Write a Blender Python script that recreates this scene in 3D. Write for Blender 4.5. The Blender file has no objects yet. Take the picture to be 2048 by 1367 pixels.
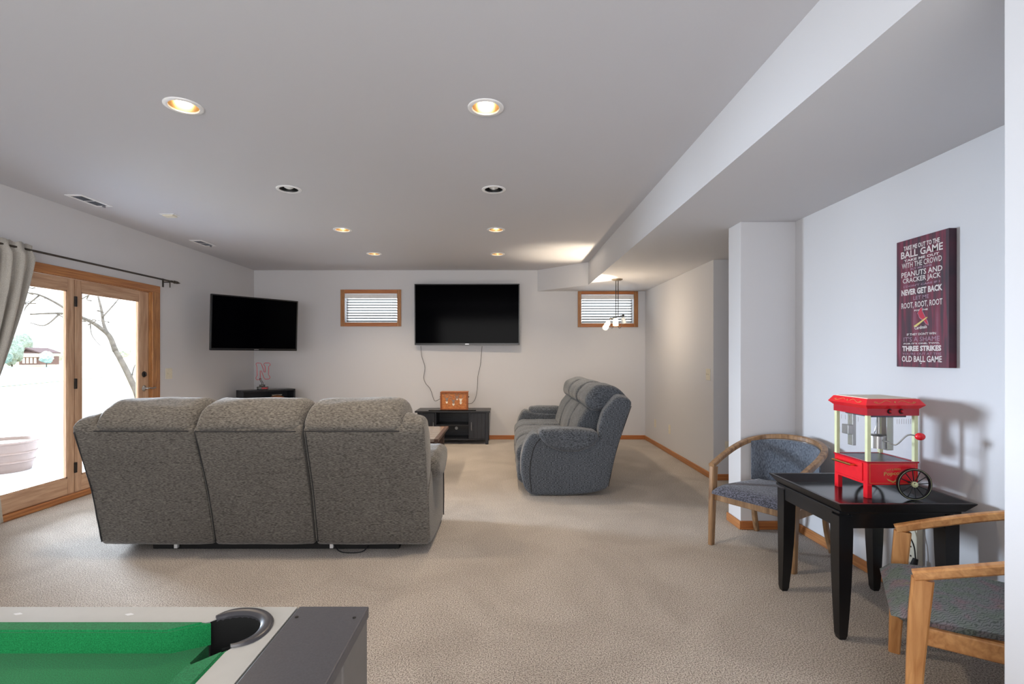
import bpy, bmesh, math, random
from mathutils import Vector, Matrix, noise
PI = math.pi
random.seed(7)
scene = bpy.context.scene
COL = scene.collection
F, CX, CY, CAMZ = 1004.0, 1011.0, 711.0, 1.325      # focal length / vanishing point in the 2048x1367 frame

# ------------------------------------------------------------------ camera, world, lights, exposure
cam_d = bpy.data.cameras.new('camera'); cam = bpy.data.objects.new('camera', cam_d); COL.objects.link(cam)
cam.location = (0, 0, CAMZ); cam.rotation_euler = (PI/2, 0, 0)
cam_d.sensor_width = 36; cam_d.lens = 36*F/2048
cam_d.shift_x = (1024-CX)/2048; cam_d.shift_y = (CY-683.5)/2048
cam_d.clip_start = .05; cam_d.clip_end = 1500
scene.camera = cam
scene.view_settings.view_transform = 'Standard'; scene.view_settings.look = 'None'
scene.view_settings.gamma = 1; scene.view_settings.use_curve_mapping = False
scene.view_settings.exposure = 0.95
scene.cycles.use_denoising = True
scene.cycles.max_bounces = 10; scene.cycles.diffuse_bounces = 6; scene.cycles.transparent_max_bounces = 24
scene.cycles.sample_clamp_indirect = 6

world = bpy.data.worlds.new('sky'); scene.world = world; world.use_nodes = True
wn = world.node_tree.nodes; wn.clear()
wo = wn.new('ShaderNodeOutputWorld'); wb = wn.new('ShaderNodeBackground')
wb.inputs[0].default_value = (.86, .93, 1, 1); wb.inputs[1].default_value = 2.0
world.node_tree.links.new(wb.outputs[0], wo.inputs[0])

def light(name, kind, loc, energy, color, target=None, **kw):
    d = bpy.data.lights.new(name, kind); d.energy = energy; d.color = color
    for k, v in kw.items(): setattr(d, k, v)
    o = bpy.data.objects.new(name, d); COL.objects.link(o); o.location = loc
    if target is not None:
        o.rotation_euler = (Vector(target)-Vector(loc)).to_track_quat('-Z', 'Y').to_euler()
    return o
light('sun', 'SUN', (-30, 30, 40), 2.0, (1, .97, .93), target=(-38, 44, 0), angle=.02)
# daylight off the bright yard through the patio doors
light('yard_daylight', 'AREA', (-8.3, 6.9, 1.75), 1100, (.76, .87, 1), target=(1.6, 3.0, .8), shape='RECTANGLE', size=2.0, size_y=1.6)
# unseen area lamps added behind the camera as fill for the room
light('rear_fill', 'AREA', (-.6, -3.3, 1.35), 100, (1, .98, .96), target=(-.3, 3, 1.3), shape='RECTANGLE', size=4.5, size_y=1.7)  # added fill for surfaces facing the camera; no window modelled here
light('side_fill', 'AREA', (-3.9, -.7, 1.3), 9, (.88, .94, 1), target=(2.2, .6, 1.3), shape='RECTANGLE', size=2.6, size_y=1.7)  # added fill in front of the solid left wall, brightens the right side
light('rear_up_fill', 'AREA', (-.8, -1.6, .7), 36, (.93, .96, 1), target=(-.8, -1.3, 3), shape='RECTANGLE', size=2.4, size_y=1.6)  # added fill bounced off the ceiling, not a fixture of the room

# ------------------------------------------------------------------ materials
def hexc(h):
    h = h.lstrip('#'); c = [int(h[i:i+2], 16)/255 for i in (0, 2, 4)]
    return tuple(x/12.92 if x <= .04045 else ((x+.055)/1.055)**2.4 for x in c) + (1,)
def new_mat(name):
    m = bpy.data.materials.new(name); m.use_nodes = True
    nt = m.node_tree; b = nt.nodes['Principled BSDF']
    return m, nt, b
def N(nt, t, **kw):
    n = nt.nodes.new(t)
    for k, v in kw.items():
        if hasattr(n, k): setattr(n, k, v)
        else: n.inputs[k].default_value = v
    return n
def mapping(nt, scale, coord='Object'):
    tc = N(nt, 'ShaderNodeTexCoord'); mp = N(nt, 'ShaderNodeMapping'); mp.inputs['Scale'].default_value = scale
    nt.links.new(tc.outputs[coord], mp.inputs[0]); return mp
def ramp(nt, stops):
    r = N(nt, 'ShaderNodeValToRGB'); e = r.color_ramp.elements
    while len(e) < len(stops): e.new(.5)
    for el, (p, c) in zip(e, stops): el.position = p; el.color = c
    return r
def bump(nt, b, src, strength=.2, dist=.01):
    bp = N(nt, 'ShaderNodeBump'); bp.inputs['Strength'].default_value = strength; bp.inputs['Distance'].default_value = dist
    nt.links.new(src, bp.inputs['Height']); nt.links.new(bp.outputs[0], b.inputs['Normal'])
def plain(name, h, rough=.5, metal=0, spec=.5, var=.04, scale=30, bmp=0, emit=0):
    m, nt, b = new_mat(name); c = hexc(h)
    b.inputs['Roughness'].default_value = rough; b.inputs['Metallic'].default_value = metal
    b.inputs['Specular IOR Level'].default_value = spec
    mp = mapping(nt, (scale,)*3); nz = N(nt, 'ShaderNodeTexNoise'); nz.inputs['Scale'].default_value = 1
    nt.links.new(mp.outputs[0], nz.inputs[0])
    r = ramp(nt, [(.3, tuple(x*(1-var) for x in c[:3])+(1,)), (.7, tuple(min(1, x*(1+var)) for x in c[:3])+(1,))])
    nt.links.new(nz.outputs[0], r.inputs[0]); nt.links.new(r.outputs[0], b.inputs['Base Color'])
    if bmp: bump(nt, b, nz.outputs[0], bmp, .002)
    if emit:
        b.inputs['Emission Color'].default_value = c; b.inputs['Emission Strength'].default_value = emit
    return m
def wood(name, dark, light_, scale=(6, 60, 60), rough=.4, bmp=.1):
    m, nt, b = new_mat(name); b.inputs['Roughness'].default_value = rough
    mp = mapping(nt, scale); nz = N(nt, 'ShaderNodeTexNoise'); nz.inputs['Scale'].default_value = 1
    nz.inputs['Detail'].default_value = 5; nz.inputs['Distortion'].default_value = .6
    nt.links.new(mp.outputs[0], nz.inputs[0])
    r = ramp(nt, [(.32, hexc(dark)), (.68, hexc(light_))])
    nt.links.new(nz.outputs[0], r.inputs[0]); nt.links.new(r.outputs[0], b.inputs['Base Color'])
    bump(nt, b, nz.outputs[0], bmp, .002); return m
def fabric(name, dark, light_, scale=(140, 140, 420), rough=.95, sheen=.25, bmp=.5, mid=None):
    m, nt, b = new_mat(name); b.inputs['Roughness'].default_value = rough
    b.inputs['Specular IOR Level'].default_value = .15
    b.inputs['Sheen Weight'].default_value = sheen; b.inputs['Sheen Roughness'].default_value = .5
    mp = mapping(nt, scale); nz = N(nt, 'ShaderNodeTexNoise'); nz.inputs['Scale'].default_value = 1; nz.inputs['Detail'].default_value = 3
    nt.links.new(mp.outputs[0], nz.inputs[0])
    r = ramp(nt, [(.35, hexc(dark)), (.65, hexc(light_))])
    mp2 = mapping(nt, (3, 3, 3)); n2 = N(nt, 'ShaderNodeTexNoise'); n2.inputs['Scale'].default_value = 1
    nt.links.new(mp2.outputs[0], n2.inputs[0])
    mx = N(nt, 'ShaderNodeMixRGB', blend_type='MULTIPLY'); mx.inputs[0].default_value = .35
    r2 = ramp(nt, [(.3, (.7, .7, .7, 1)), (.7, (1, 1, 1, 1))])
    nt.links.new(nz.outputs[0], r.inputs[0]); nt.links.new(n2.outputs[0], r2.inputs[0])
    nt.links.new(r.outputs[0], mx.inputs[1]); nt.links.new(r2.outputs[0], mx.inputs[2])
    nt.links.new(mx.outputs[0], b.inputs['Base Color'])
    bump(nt, b, nz.outputs[0], bmp, .003); return m

def wall_paint(name, h):
    m, nt, b = new_mat(name); b.inputs['Roughness'].default_value = .75; b.inputs['Specular IOR Level'].default_value = .3
    b.inputs['Base Color'].default_value = hexc(h)
    mp = mapping(nt, (90,)*3); nz = N(nt, 'ShaderNodeTexNoise'); nz.inputs['Scale'].default_value = 1; nz.inputs['Detail'].default_value = 4
    nt.links.new(mp.outputs[0], nz.inputs[0]); bump(nt, b, nz.outputs[0], .08, .002); return m
M = {}
M['wall'] = wall_paint('wall_paint', '#cfcfd2')
M['ceiling'] = wall_paint('ceiling_paint', '#c6c6cb')
def carpet():
    m, nt, b = new_mat('carpet'); b.inputs['Roughness'].default_value = 1; b.inputs['Specular IOR Level'].default_value = .05
    b.inputs['Sheen Weight'].default_value = .3
    mp = mapping(nt, (1, 1, 1)); fine = N(nt, 'ShaderNodeTexNoise'); fine.inputs['Scale'].default_value = 165; fine.inputs['Detail'].default_value = 3
    big = N(nt, 'ShaderNodeTexNoise'); big.inputs['Scale'].default_value = 1.6; big.inputs['Detail'].default_value = 3; big.inputs['Distortion'].default_value = 1.2
    nt.links.new(mp.outputs[0], fine.inputs[0]); nt.links.new(mp.outputs[0], big.inputs[0])
    r = ramp(nt, [(.36, hexc('#796d63')), (.5, hexc('#bfb5aa')), (.64, hexc('#e8e0d7'))])
    r2 = ramp(nt, [(.38, (.86, .85, .84, 1)), (.6, (1, 1, 1, 1))])
    mx = N(nt, 'ShaderNodeMixRGB', blend_type='MULTIPLY'); mx.inputs[0].default_value = 1
    nt.links.new(fine.outputs[0], r.inputs[0]); nt.links.new(big.outputs[0], r2.inputs[0])
    nt.links.new(r.outputs[0], mx.inputs[1]); nt.links.new(r2.outputs[0], mx.inputs[2])
    nt.links.new(mx.outputs[0], b.inputs['Base Color']); bump(nt, b, fine.outputs[0], 1.0, .014); return m
M['carpet'] = carpet()
M['oak'] = wood('oak_trim', '#8d5a33', '#b98450', (60, 60, 5))
M['oak_h'] = wood('oak_trim_across', '#97552a', '#c07c44', (3, 3, 110))
M['oak_y'] = wood('oak_trim_long', '#935931', '#bd8450', (60, 2.5, 110))
M['door_wood'] = wood('door_wood', '#a98468', '#cdaa8c', (30, 30, 3), .45)
M['door_wood_y'] = wood('door_wood_across', '#a98468', '#cdaa8c', (30, 3, 40), .45)
M['bronze'] = plain('dark_bronze', '#3a3634', .35, .8)
M['steel'] = plain('brushed_steel', '#b9b9ba', .3, 1)
M['black_metal'] = plain('black_metal', '#232427', .4, .5)
M['black_gloss'] = plain('black_gloss', '#08090b', .12, 0, .5)
M['screen'] = plain('tv_screen', '#010103', .10, 0, .025, var=0)
M['tv_bezel'] = plain('tv_bezel', '#0c0d10', .3, 0, .5)
M['black_wood'] = wood('black_ash', '#141519', '#26282f', (4, 60, 60), .35, .15)
M['black_wood_z'] = wood('black_ash_upright', '#15161b', '#292b33', (60, 60, 4), .4, .15)
M['black_lacquer'] = plain('black_lacquer', '#0c0c0f', .3, 0, .5, bmp=.05)
M['black_lacquer_top'] = wood('black_lacquer_top', '#0b0c0f', '#16181d', (5, 70, 70), .16, .06)
M['off_white'] = plain('ivory_plastic', '#d9d2bf', .4)
M['white_plastic'] = plain('white_plastic', '#e6e6e6', .35)
M['white_trim'] = plain('white_trim', '#e9e9ea', .4)
M['vent_dark'] = plain('vent_dark', '#868991', .6)
M['sofa'] = fabric('grey_chenille', '#423f3b', '#79756f', (60, 60, 300))
M['sofa2'] = fabric('blue_grey_chenille', '#2b2f34', '#6c727b', (70, 70, 260))
M['piping'] = plain('seam', '#2c2c2e', .9)
M['under'] = plain('black_underside', '#0b0b0c', .7)
M['red'] = plain('red_enamel', '#e0202c', .25, 0, .5)
M['red_d'] = plain('red_enamel_deep', '#a81627', .25)
M['brass'] = plain('brass', '#d9a866', .25, 1)
M['cream'] = plain('cream_metal', '#d8dcb0', .35)
M['gold_print'] = plain('gold_print', '#c99a55', .5)
M['aluminium'] = plain('aluminium', '#c4c4c2', .28, .9)
M['grey_metal'] = plain('grey_tray', '#54525c', .35, .6)
M['tyre'] = plain('black_rubber', '#101012', .5)
M['chair_oak'] = wood('walnut_toned_oak', '#6d5038', '#a17f5c', (40, 40, 5), .35)
M['chair_honey'] = wood('honey_wood', '#b57a45', '#dba369', (5, 40, 40), .35)
M['chair_honey_z'] = wood('honey_wood_upright', '#b57a45', '#dba369', (40, 40, 5), .35)
M['chair_fab'] = fabric('slate_weave', '#2a2b31', '#666775', (110, 110, 110), .95, .2)
M['chair_back_fab'] = fabric('slate_blue_weave', '#4a515c', '#727a86', (200, 200, 60), .95, .2)
def pattern_fabric():
    m, nt, b = new_mat('waved_seat_fabric'); b.inputs['Roughness'].default_value = .9; b.inputs['Specular IOR Level'].default_value = .2
    mp = mapping(nt, (1, 1, 1)); w = N(nt, 'ShaderNodeTexWave'); w.inputs['Scale'].default_value = 46; w.inputs['Distortion'].default_value = 9
    w.inputs['Detail'].default_value = 1; w.inputs['Detail Scale'].default_value = 1.2; w.bands_direction = 'DIAGONAL'
    nz = N(nt, 'ShaderNodeTexNoise'); nz.inputs['Scale'].default_value = 14
    nt.links.new(mp.outputs[0], w.inputs[0]); nt.links.new(mp.outputs[0], nz.inputs[0])
    base = ramp(nt, [(.35, hexc('#76827b')), (.52, hexc('#7d8285')), (.66, hexc('#8a7a82')), (.75, hexc('#8c8878'))])
    dk = ramp(nt, [(.1, hexc('#aeb3b1')), (.35, hexc('#ffffff'))])
    mx = N(nt, 'ShaderNodeMixRGB', blend_type='MULTIPLY'); mx.inputs[0].default_value = .8
    nt.links.new(nz.outputs[0], base.inputs[0]); nt.links.new(w.outputs[0], dk.inputs[0])
    nt.links.new(base.outputs[0], mx.inputs[1]); nt.links.new(dk.outputs[0], mx.inputs[2]); nt.links.new(mx.outputs[0], b.inputs['Base Color'])
    bump(nt, b, w.outputs[0], .06, .001); return m
M['pattern'] = pattern_fabric()
M['silver_rail'] = plain('silver_laminate', '#bdbcb6', .35, 0, .5, var=.02)
M['grey_lam'] = plain('dark_grey_laminate', '#4b4a4e', .4, 0, .5, var=.12, scale=300)
M['grey_lam2'] = plain('grey_laminate_side', '#6a6663', .5, 0, .5)
M['felt'] = fabric('green_felt', '#0b6a38', '#1c8a4e', (500, 500, 500), 1, .15, .2)
M['pocket'] = plain('pocket_plastic', '#3b3a3e', .35)
M['pocket_in'] = plain('pocket_black', '#050505', .9)
M['curtain'] = fabric('curtain_cotton', '#aaa59c', '#cbc6bd', (300, 300, 300), .95, .1, .15)
M['box_wood'] = wood('carved_box_wood', '#a35a2a', '#cd8548', (30, 10, 60), .5)
M['box_dark'] = wood('carved_box_edge', '#7a3f18', '#9a5524', (30, 10, 60), .5)
M['white_paint'] = plain('white_inlay', '#e8dccb', .6)
M['grey_paint'] = plain('grey_inlay', '#8a7a72', .6)
M['leather'] = plain('tan_leather', '#8a5c40', .55, bmp=.3, scale=200)
M['neon'] = plain('unlit_red_tube', '#c93a4c', .25)
M['neon_label'] = plain('red_label', '#b8202c', .4)
M['table_plank'] = wood('coffee_plank', '#6b615b', '#958b84', (3, 40, 40), .16)
M['table_edge'] = wood('coffee_edge', '#3b2a24', '#5c4238', (3, 40, 40), .35)
M['cord'] = plain('dark_cord', '#3d3f40', .6)
M['cord_black'] = plain('black_cord', '#121214', .5)
M['can_gold'] = plain('warm_reflector', '#a98d66', .25, .8)
M['can_black'] = plain('black_baffle', '#0a0a0a', .5)
M['bulb_off'] = plain('frosted_bulb', '#e6e8e8', .4)
M['bulb_on'] = plain('lit_bulb', '#fff0d4',   .5, emit=8)
M['shade_on'] = plain('lit_glass_shade', '#fff0d0', .5, emit=1.8)
M['shade_off'] = plain('frosted_shade', '#dfe4e6', .4, emit=0)
M['rod'] = plain('bronze_rod', '#4a4540', .4, .7)
M['brownzinc'] = plain('aged_brass', '#7d7160', .4, .6)
M['patio'] = plain('patio_concrete', '#b9bcc0', .8, var=.06, scale=3)
M['planter'] = plain('planter_tan', '#75655d', .6)
M['soil'] = plain('soil', '#4a3c30', 1)
M['bark'] = plain('tree_bark', '#5d5852', .9, var=.35, scale=9, bmp=.5)
M['leaf1'] = plain('evergreen_foliage', '#84938a', .9, var=.3, scale=2)
M['leaf2'] = plain('pale_foliage', '#a9b3aa', .9, var=.2, scale=2)
M['grass'] = plain('dry_grass', '#cdbf9f', .9, var=.12, scale=1.5)
M['grass_blade'] = plain('dry_stems', '#a88f72', .9, var=.3, scale=10)
M['pond'] = plain('pond_water', '#8fb5b8', .25)
M['house_wall'] = plain('house_siding', '#6a5450', .8)
M['house_roof'] = plain('house_roof', '#5b4a4c', .8)
M['house_white'] = plain('house_trim', '#efe5dd', .8)
def glassmat(name, tint=(1, 1, 1, 1), refl=1.0):
    m = bpy.data.materials.new(name); m.use_nodes = True; nt = m.node_tree; nt.nodes.clear()
    o = N(nt, 'ShaderNodeOutputMaterial'); t = N(nt, 'ShaderNodeBsdfTransparent'); t.inputs[0].default_value = tint
    g = N(nt, 'ShaderNodeBsdfGlossy'); g.inputs['Roughness'].default_value = .02
    fr = N(nt, 'ShaderNodeFresnel'); fr.inputs[0].default_value = 1.45
    mu = N(nt, 'ShaderNodeMath', operation='MULTIPLY'); mu.inputs[1].default_value = refl
    ge = N(nt, 'ShaderNodeNewGeometry'); sb = N(nt, 'ShaderNodeMath', operation='SUBTRACT'); sb.inputs[0].default_value = 1
    nt.links.new(ge.outputs['Backfacing'], sb.inputs[1]); m2 = N(nt, 'ShaderNodeMath', operation='MULTIPLY')
    mx = N(nt, 'ShaderNodeMixShader'); nt.links.new(fr.outputs[0], mu.inputs[0]); nt.links.new(mu.outputs[0], m2.inputs[0]); nt.links.new(sb.outputs[0], m2.inputs[1]); nt.links.new(m2.outputs[0], mx.inputs[0])
    nt.links.new(t.outputs[0], mx.inputs[1]); nt.links.new(g.outputs[0], mx.inputs[2]); nt.links.new(mx.outputs[0], o.inputs[0]); return m
M['glass'] = glassmat('clear_glass', (.98, .99, 1, 1), .8)
M['glass2'] = glassmat('clear_acrylic', (.985, .985, .99, 1), .6)
def blind_mat():
    m, nt, b = new_mat('blind_vinyl'); b.inputs['Base Color'].default_value = hexc('#8b8c8b'); b.inputs['Roughness'].default_value = .5
    tr = N(nt, 'ShaderNodeBsdfTranslucent'); tr.inputs[0].default_value = (.9, .9, .88, 1)
    mx = N(nt, 'ShaderNodeMixShader'); mx.inputs[0].default_value = .03
    out = nt.nodes['Material Output']; nt.links.new(b.outputs[0], mx.inputs[1]); nt.links.new(tr.outputs[0], mx.inputs[2]); nt.links.new(mx.outputs[0], out.inputs[0])
    return m
M['blind'] = blind_mat()
def poster_mat():
    m, nt, b = new_mat('stained_plank_print'); b.inputs['Roughness'].default_value = .6
    mp = mapping(nt, (1, 34, 3)); nz = N(nt, 'ShaderNodeTexNoise'); nz.inputs['Scale'].default_value = 1; nz.inputs['Detail'].default_value = 6
    nt.links.new(mp.outputs[0], nz.inputs[0])
    r = ramp(nt, [(.3, hexc('#26202c')), (.45, hexc('#45202f')), (.58, hexc('#6b1c34')), (.75, hexc('#7d4a5c'))])
    nt.links.new(nz.outputs[0], r.inputs[0]); nt.links.new(r.outputs[0], b.inputs['Base Color']); return m
M['poster'] = poster_mat()
M['letter'] = plain('letter_print', '#cfc6c4', .6)
M['letter_dim'] = plain('letter_print_faded', '#98788a', .6)
M['bird_red'] = plain('bird_red', '#b01c38', .6)
M['bat_yellow'] = plain('bat_yellow', '#c9b86a', .6)
M['navy'] = plain('bird_outline', '#1d1830', .6)

# ------------------------------------------------------------------ helpers
ORG = {}
def tag(o, label=None, cat=None, group=None, kind=None):
    if label: o['label'] = label
    if cat: o['category'] = cat
    if group: o['group'] = group
    if kind: o['kind'] = kind
    return o
def empty(name, loc=(0, 0, 0), rz=0, label=None, cat=None, group=None, kind=None, local=False):
    o = bpy.data.objects.new(name, None); COL.objects.link(o); o.location = loc; o.rotation_euler = (0, 0, rz)
    o.empty_display_size = .1
    ORG[o.name] = Vector((0, 0, 0)) if local else Vector(loc)     # local: parts are given in the thing's own coordinates
    return tag(o, label, cat, group, kind)
def S(*v): return Vector(v)

class B:
    def __init__(s): s.bm = bmesh.new()
    def box(s, x0, x1, y0, y1, z0, z1, bevel=0, mat=None, seg=2):
        r = bmesh.ops.create_cube(s.bm, size=1); vs = r['verts']
        for v in vs:
            v.co = Vector(((x0+x1)/2+v.co.x*(x1-x0), (y0+y1)/2+v.co.y*(y1-y0), (z0+z1)/2+v.co.z*(z1-z0)))
        if bevel:
            es = list({e for v in vs for e in v.link_edges})
            rr = bmesh.ops.bevel(s.bm, geom=es, offset=bevel, segments=seg, affect='EDGES', profile=.5)
            vs = list({v for v in rr['verts']} | {v for v in vs if v.is_valid})
        if mat is not None:
            for v in vs: v.co = mat @ v.co
        return s
    def cyl(s, p0, p1, r0, r1=None, n=24, caps=True):
        r1 = r0 if r1 is None else r1; p0 = Vector(p0); p1 = Vector(p1); d = p1-p0
        r = bmesh.ops.create_cone(s.bm, cap_ends=caps, cap_tris=False, segments=n, radius1=max(r0, 1e-5), radius2=max(r1, 1e-5), depth=d.length)
        m = Matrix.Translation((p0+p1)/2) @ d.to_track_quat('Z', 'Y').to_matrix().to_4x4()
        for v in r['verts']: v.co = m @ v.co
        return s
    def sphere(s, c, r, sx=1, sy=1, sz=1, u=24, v=14):
        k = bmesh.ops.create_uvsphere(s.bm, u_segments=u, v_segments=v, radius=r)
        for q in k['verts']: q.co = Vector(c)+Vector((q.co.x*sx, q.co.y*sy, q.co.z*sz))
        return s
    def lathe(s, prof, c=(0, 0, 0), n=32, axis='Z'):
        rings = []
        for (r, z) in prof:
            ring = []
            for i in range(n):
                a = 2*PI*i/n; x, y = r*math.cos(a), r*math.sin(a)
                p = (x, y, z) if axis == 'Z' else ((x, z, y) if axis == 'Y' else (z, x, y))
                ring.append(s.bm.verts.new(Vector(c)+Vector(p)))
            rings.append(ring)
        for a, b in zip(rings, rings[1:]):
            for i in range(n):
                s.bm.faces.new((a[i], a[(i+1) % n], b[(i+1) % n], b[i]))
        return s
    def prism(s, poly, z0, z1, axis='Z', mat=None):
        def P(a, b, t):
            v = Vector((a, b, t)) if axis == 'Z' else (Vector((t, a, b)) if axis == 'X' else Vector((a, t, b)))
            return mat @ v if mat is not None else v
        lo = [s.bm.verts.new(P(a, b, z0)) for a, b in poly]; hi = [s.bm.verts.new(P(a, b, z1)) for a, b in poly]
        n = len(poly)
        s.bm.faces.new(lo); s.bm.faces.new(hi[::-1])
        for i in range(n): s.bm.faces.new((lo[i], hi[i], hi[(i+1) % n], lo[(i+1) % n]))
        return s
    def tube(s, pts, r, n=10, closed=False, caps=True):
        pts = [Vector(p) for p in pts]; m = len(pts); rings = []
        rs = r if isinstance(r, (list, tuple)) else [r]*m
        up = None
        for i, p in enumerate(pts):
            a = pts[(i-1) % m] if (closed or i) else p; b = pts[(i+1) % m] if (closed or i < m-1) else p
            t = (b-a).normalized()
            if up is None: up = t.orthogonal().normalized()
            up = (up-t*up.dot(t)).normalized(); w = t.cross(up)
            rings.append([s.bm.verts.new(p+(up*math.cos(2*PI*k/n)+w*math.sin(2*PI*k/n))*rs[i]) for k in range(n)])
        pairs = list(zip(rings, rings[1:]))
        if closed: pairs.append((rings[-1], rings[0]))
        for a, b in pairs:
            for k in range(n): s.bm.faces.new((a[k], a[(k+1) % n], b[(k+1) % n], b[k]))
        if not closed and caps:
            s.bm.faces.new(rings[0][::-1]); s.bm.faces.new(rings[-1])
        return s
    def sweep(s, pts, w, h, up=(0, 0, 1), ws=None):
        """rectangular bar along pts; w across, h along 'up'"""
        pts = [Vector(p) for p in pts]; up = Vector(up); m = len(pts); rings = []
        for i, p in enumerate(pts):
            t = (pts[min(i+1, m-1)]-pts[max(i-1, 0)]).normalized()
            sd = t.cross(up).normalized(); u2 = sd.cross(t).normalized()
            ww, hh = (ws[i] if ws else (w, h))
            c = min(ww, hh)*.18
            q = [(-ww/2+c, -hh/2), (ww/2-c, -hh/2), (ww/2, -hh/2+c), (ww/2, hh/2-c), (ww/2-c, hh/2), (-ww/2+c, hh/2), (-ww/2, hh/2-c), (-ww/2, -hh/2+c)]
            rings.append([s.bm.verts.new(p+sd*a+u2*b) for a, b in q])
        for a, b in zip(rings, rings[1:]):
            for k in range(8): s.bm.faces.new((a[k], a[(k+1) % 8], b[(k+1) % 8], b[k]))
        s.bm.faces.new(rings[0][::-1]); s.bm.faces.new(rings[-1])
        return s
    def build(s, name, mat, parent=None, smooth=None, origin=None, **tags):
        bm = s.bm
        bmesh.ops.recalc_face_normals(bm, faces=bm.faces[:])
        off = Vector((0, 0, 0)); o = None
        if parent is not None: off = ORG.get(parent.name, off)
        if origin is not None: off = Vector(origin)
        for v in bm.verts: v.co -= off
        me = bpy.data.meshes.new(name); bm.to_mesh(me); bm.free()
        me.materials.append(mat)
        if smooth: 
            me.polygons.foreach_set('use_smooth', [True]*len(me.polygons))
            if smooth is not True:
                me.set_sharp_from_angle(angle=math.radians(smooth))
        o = bpy.data.objects.new(name, me); COL.objects.link(o)
        if parent is not None: o.parent = parent; ORG[o.name] = ORG.get(parent.name, Vector((0, 0, 0)))
        if origin is not None: o.location = origin; ORG[o.name] = Vector(origin)
        if tags: tag(o, **tags)
        return o
def struct(name, b, mat, parent=None, **k):
    o = b.build(name, mat, parent, **k)
    if parent is None: o['kind'] = 'structure'
    return o
def catmull(pts, per=8, closed=False):
    P = [Vector(p) for p in pts]; n = len(P); out = []
    rng = range(n if closed else n-1)
    for i in rng:
        p0 = P[(i-1) % n] if (closed or i > 0) else P[0]*2-P[1]; p1 = P[i]; p2 = P[(i+1) % n]
        p3 = P[(i+2) % n] if (closed or i < n-2) else P[-1]*2-P[-2]
        for k in range(per):
            t = k/per
            out.append(.5*((2*p1)+(-p0+p2)*t+(2*p0-5*p1+4*p2-p3)*t*t+(-p0+3*p1-3*p2+p3)*t**3))
    if not closed: out.append(P[-1])
    return out
def round_poly(poly, r=.03, seg=4):
    P = [Vector((a, b)) for a, b in poly]; n = len(P); out = []
    for i in range(n):
        p, a, b = P[i], P[i-1], P[(i+1) % n]
        da, db = (a-p), (b-p); rr = min(r, da.length*.45, db.length*.45)
        s0 = p+da.normalized()*rr; s1 = p+db.normalized()*rr
        for k in range(seg+1):
            t = k/seg; out.append(s0*(1-t)**2+p*2*t*(1-t)+s1*t*t)
    return out
def resample(P, n):
    P = P+[P[0]]; L = [0]
    for a, b in zip(P, P[1:]): L.append(L[-1]+(b-a).length)
    out = []; j = 0
    for i in range(n):
        d = L[-1]*i/n
        while L[j+1] < d: j += 1
        t = (d-L[j])/max(L[j+1]-L[j], 1e-9); out.append(P[j].lerp(P[j+1], t))
    return out
def loft(b, poly, x0, x1, rnd=.03, corner=.04, n=56, m=22, puff=0., wr=0., seed=0, dens=False, mat=None, fx=None):
    """soft upholstered body: closed (y,z) profile carried across x, ends rounded in; puff swells the middle, wr wrinkles it"""
    P = resample(round_poly(poly, corner), n); c = sum(P, Vector((0, 0)))/n
    rad = sum((p-c).length for p in P)/n
    N2 = []
    for i in range(n):
        t = (P[(i+1) % n]-P[i-1]); nn = Vector((t.y, -t.x)).normalized()
        N2.append(nn)
    area = sum(P[i].x*P[(i+1) % n].y-P[(i+1) % n].x*P[i].y for i in range(n))
    sg = 1 if area > 0 else -1
    rings = []; W = x1-x0; rnd = min(rnd, W*.45)
    hx = (max(p.x for p in P)-min(p.x for p in P))/2; hy = (max(p.y for p in P)-min(p.y for p in P))/2
    cc = Vector(((max(p.x for p in P)+min(p.x for p in P))/2, (max(p.y for p in P)+min(p.y for p in P))/2))
    xs = [x0+rnd*(1-math.cos(PI/2*k/5)) for k in range(5)]
    xs += [x0+rnd+(W-2*rnd)*k/m for k in range(m+1)]
    xs += [x1-rnd*(1-math.cos(PI/2*(4-k)/5)) for k in range(5)]
    for x in xs:
        d = min(x-x0, x1-x); e = 0 if d >= rnd else rnd*(1-math.sqrt(max(0, 1-(1-d/rnd)**2)))
        pf = puff*math.sqrt(max(0, 1-((2*(x-x0)/W)-1)**4))
        ring = []
        for i in range(n):
            q = P[i]; nn = N2[i]*sg
            off = pf
            q = Vector((cc.x+(q.x-cc.x)*max(.15, 1-e/hx), cc.y+(q.y-cc.y)*max(.15, 1-e/hy)))
            if wr:
                v = Vector((x*5+seed*7.3, q.x*9, q.y*9))
                edge = max(0, 1-d/.16)
                w = noise.noise(Vector((x*26+seed, q.x*9+q.y*3, q.y*7)))*edge*.45+noise.noise(v)*.9
                off += wr*w
            q2 = q+nn*off
            v3 = Vector((x, q2.x, q2.y))
            if fx: v3 = fx(v3)
            if mat is not None: v3 = mat @ v3
            ring.append(b.bm.verts.new(v3))
        rings.append(ring)
    for a, c2 in zip(rings, rings[1:]):
        for k in range(n): b.bm.faces.new((a[k], a[(k+1) % n], c2[(k+1) % n], c2[k]))
    b.bm.faces.new(rings[0][::-1]); b.bm.faces.new(rings[-1])
    return rings
def cellwall(b, f, us, vs, holes, t0, t1):
    """boxes covering a grid minus holes; f(u0,u1,v0,v1,t0,t1) adds a box"""
    us = sorted(set(us)|{h[0] for h in holes}|{h[1] for h in holes}); vs = sorted(set(vs)|{h[2] for h in holes}|{h[3] for h in holes})
    for u0, u1 in zip(us, us[1:]):
        for v0, v1 in zip(vs, vs[1:]):
            cu, cv = (u0+u1)/2, (v0+v1)/2
            if any(h[0] < cu < h[1] and h[2] < cv < h[3] for h in holes): continue
            f(u0, u1, v0, v1, t0, t1)
TXT = {}
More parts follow.
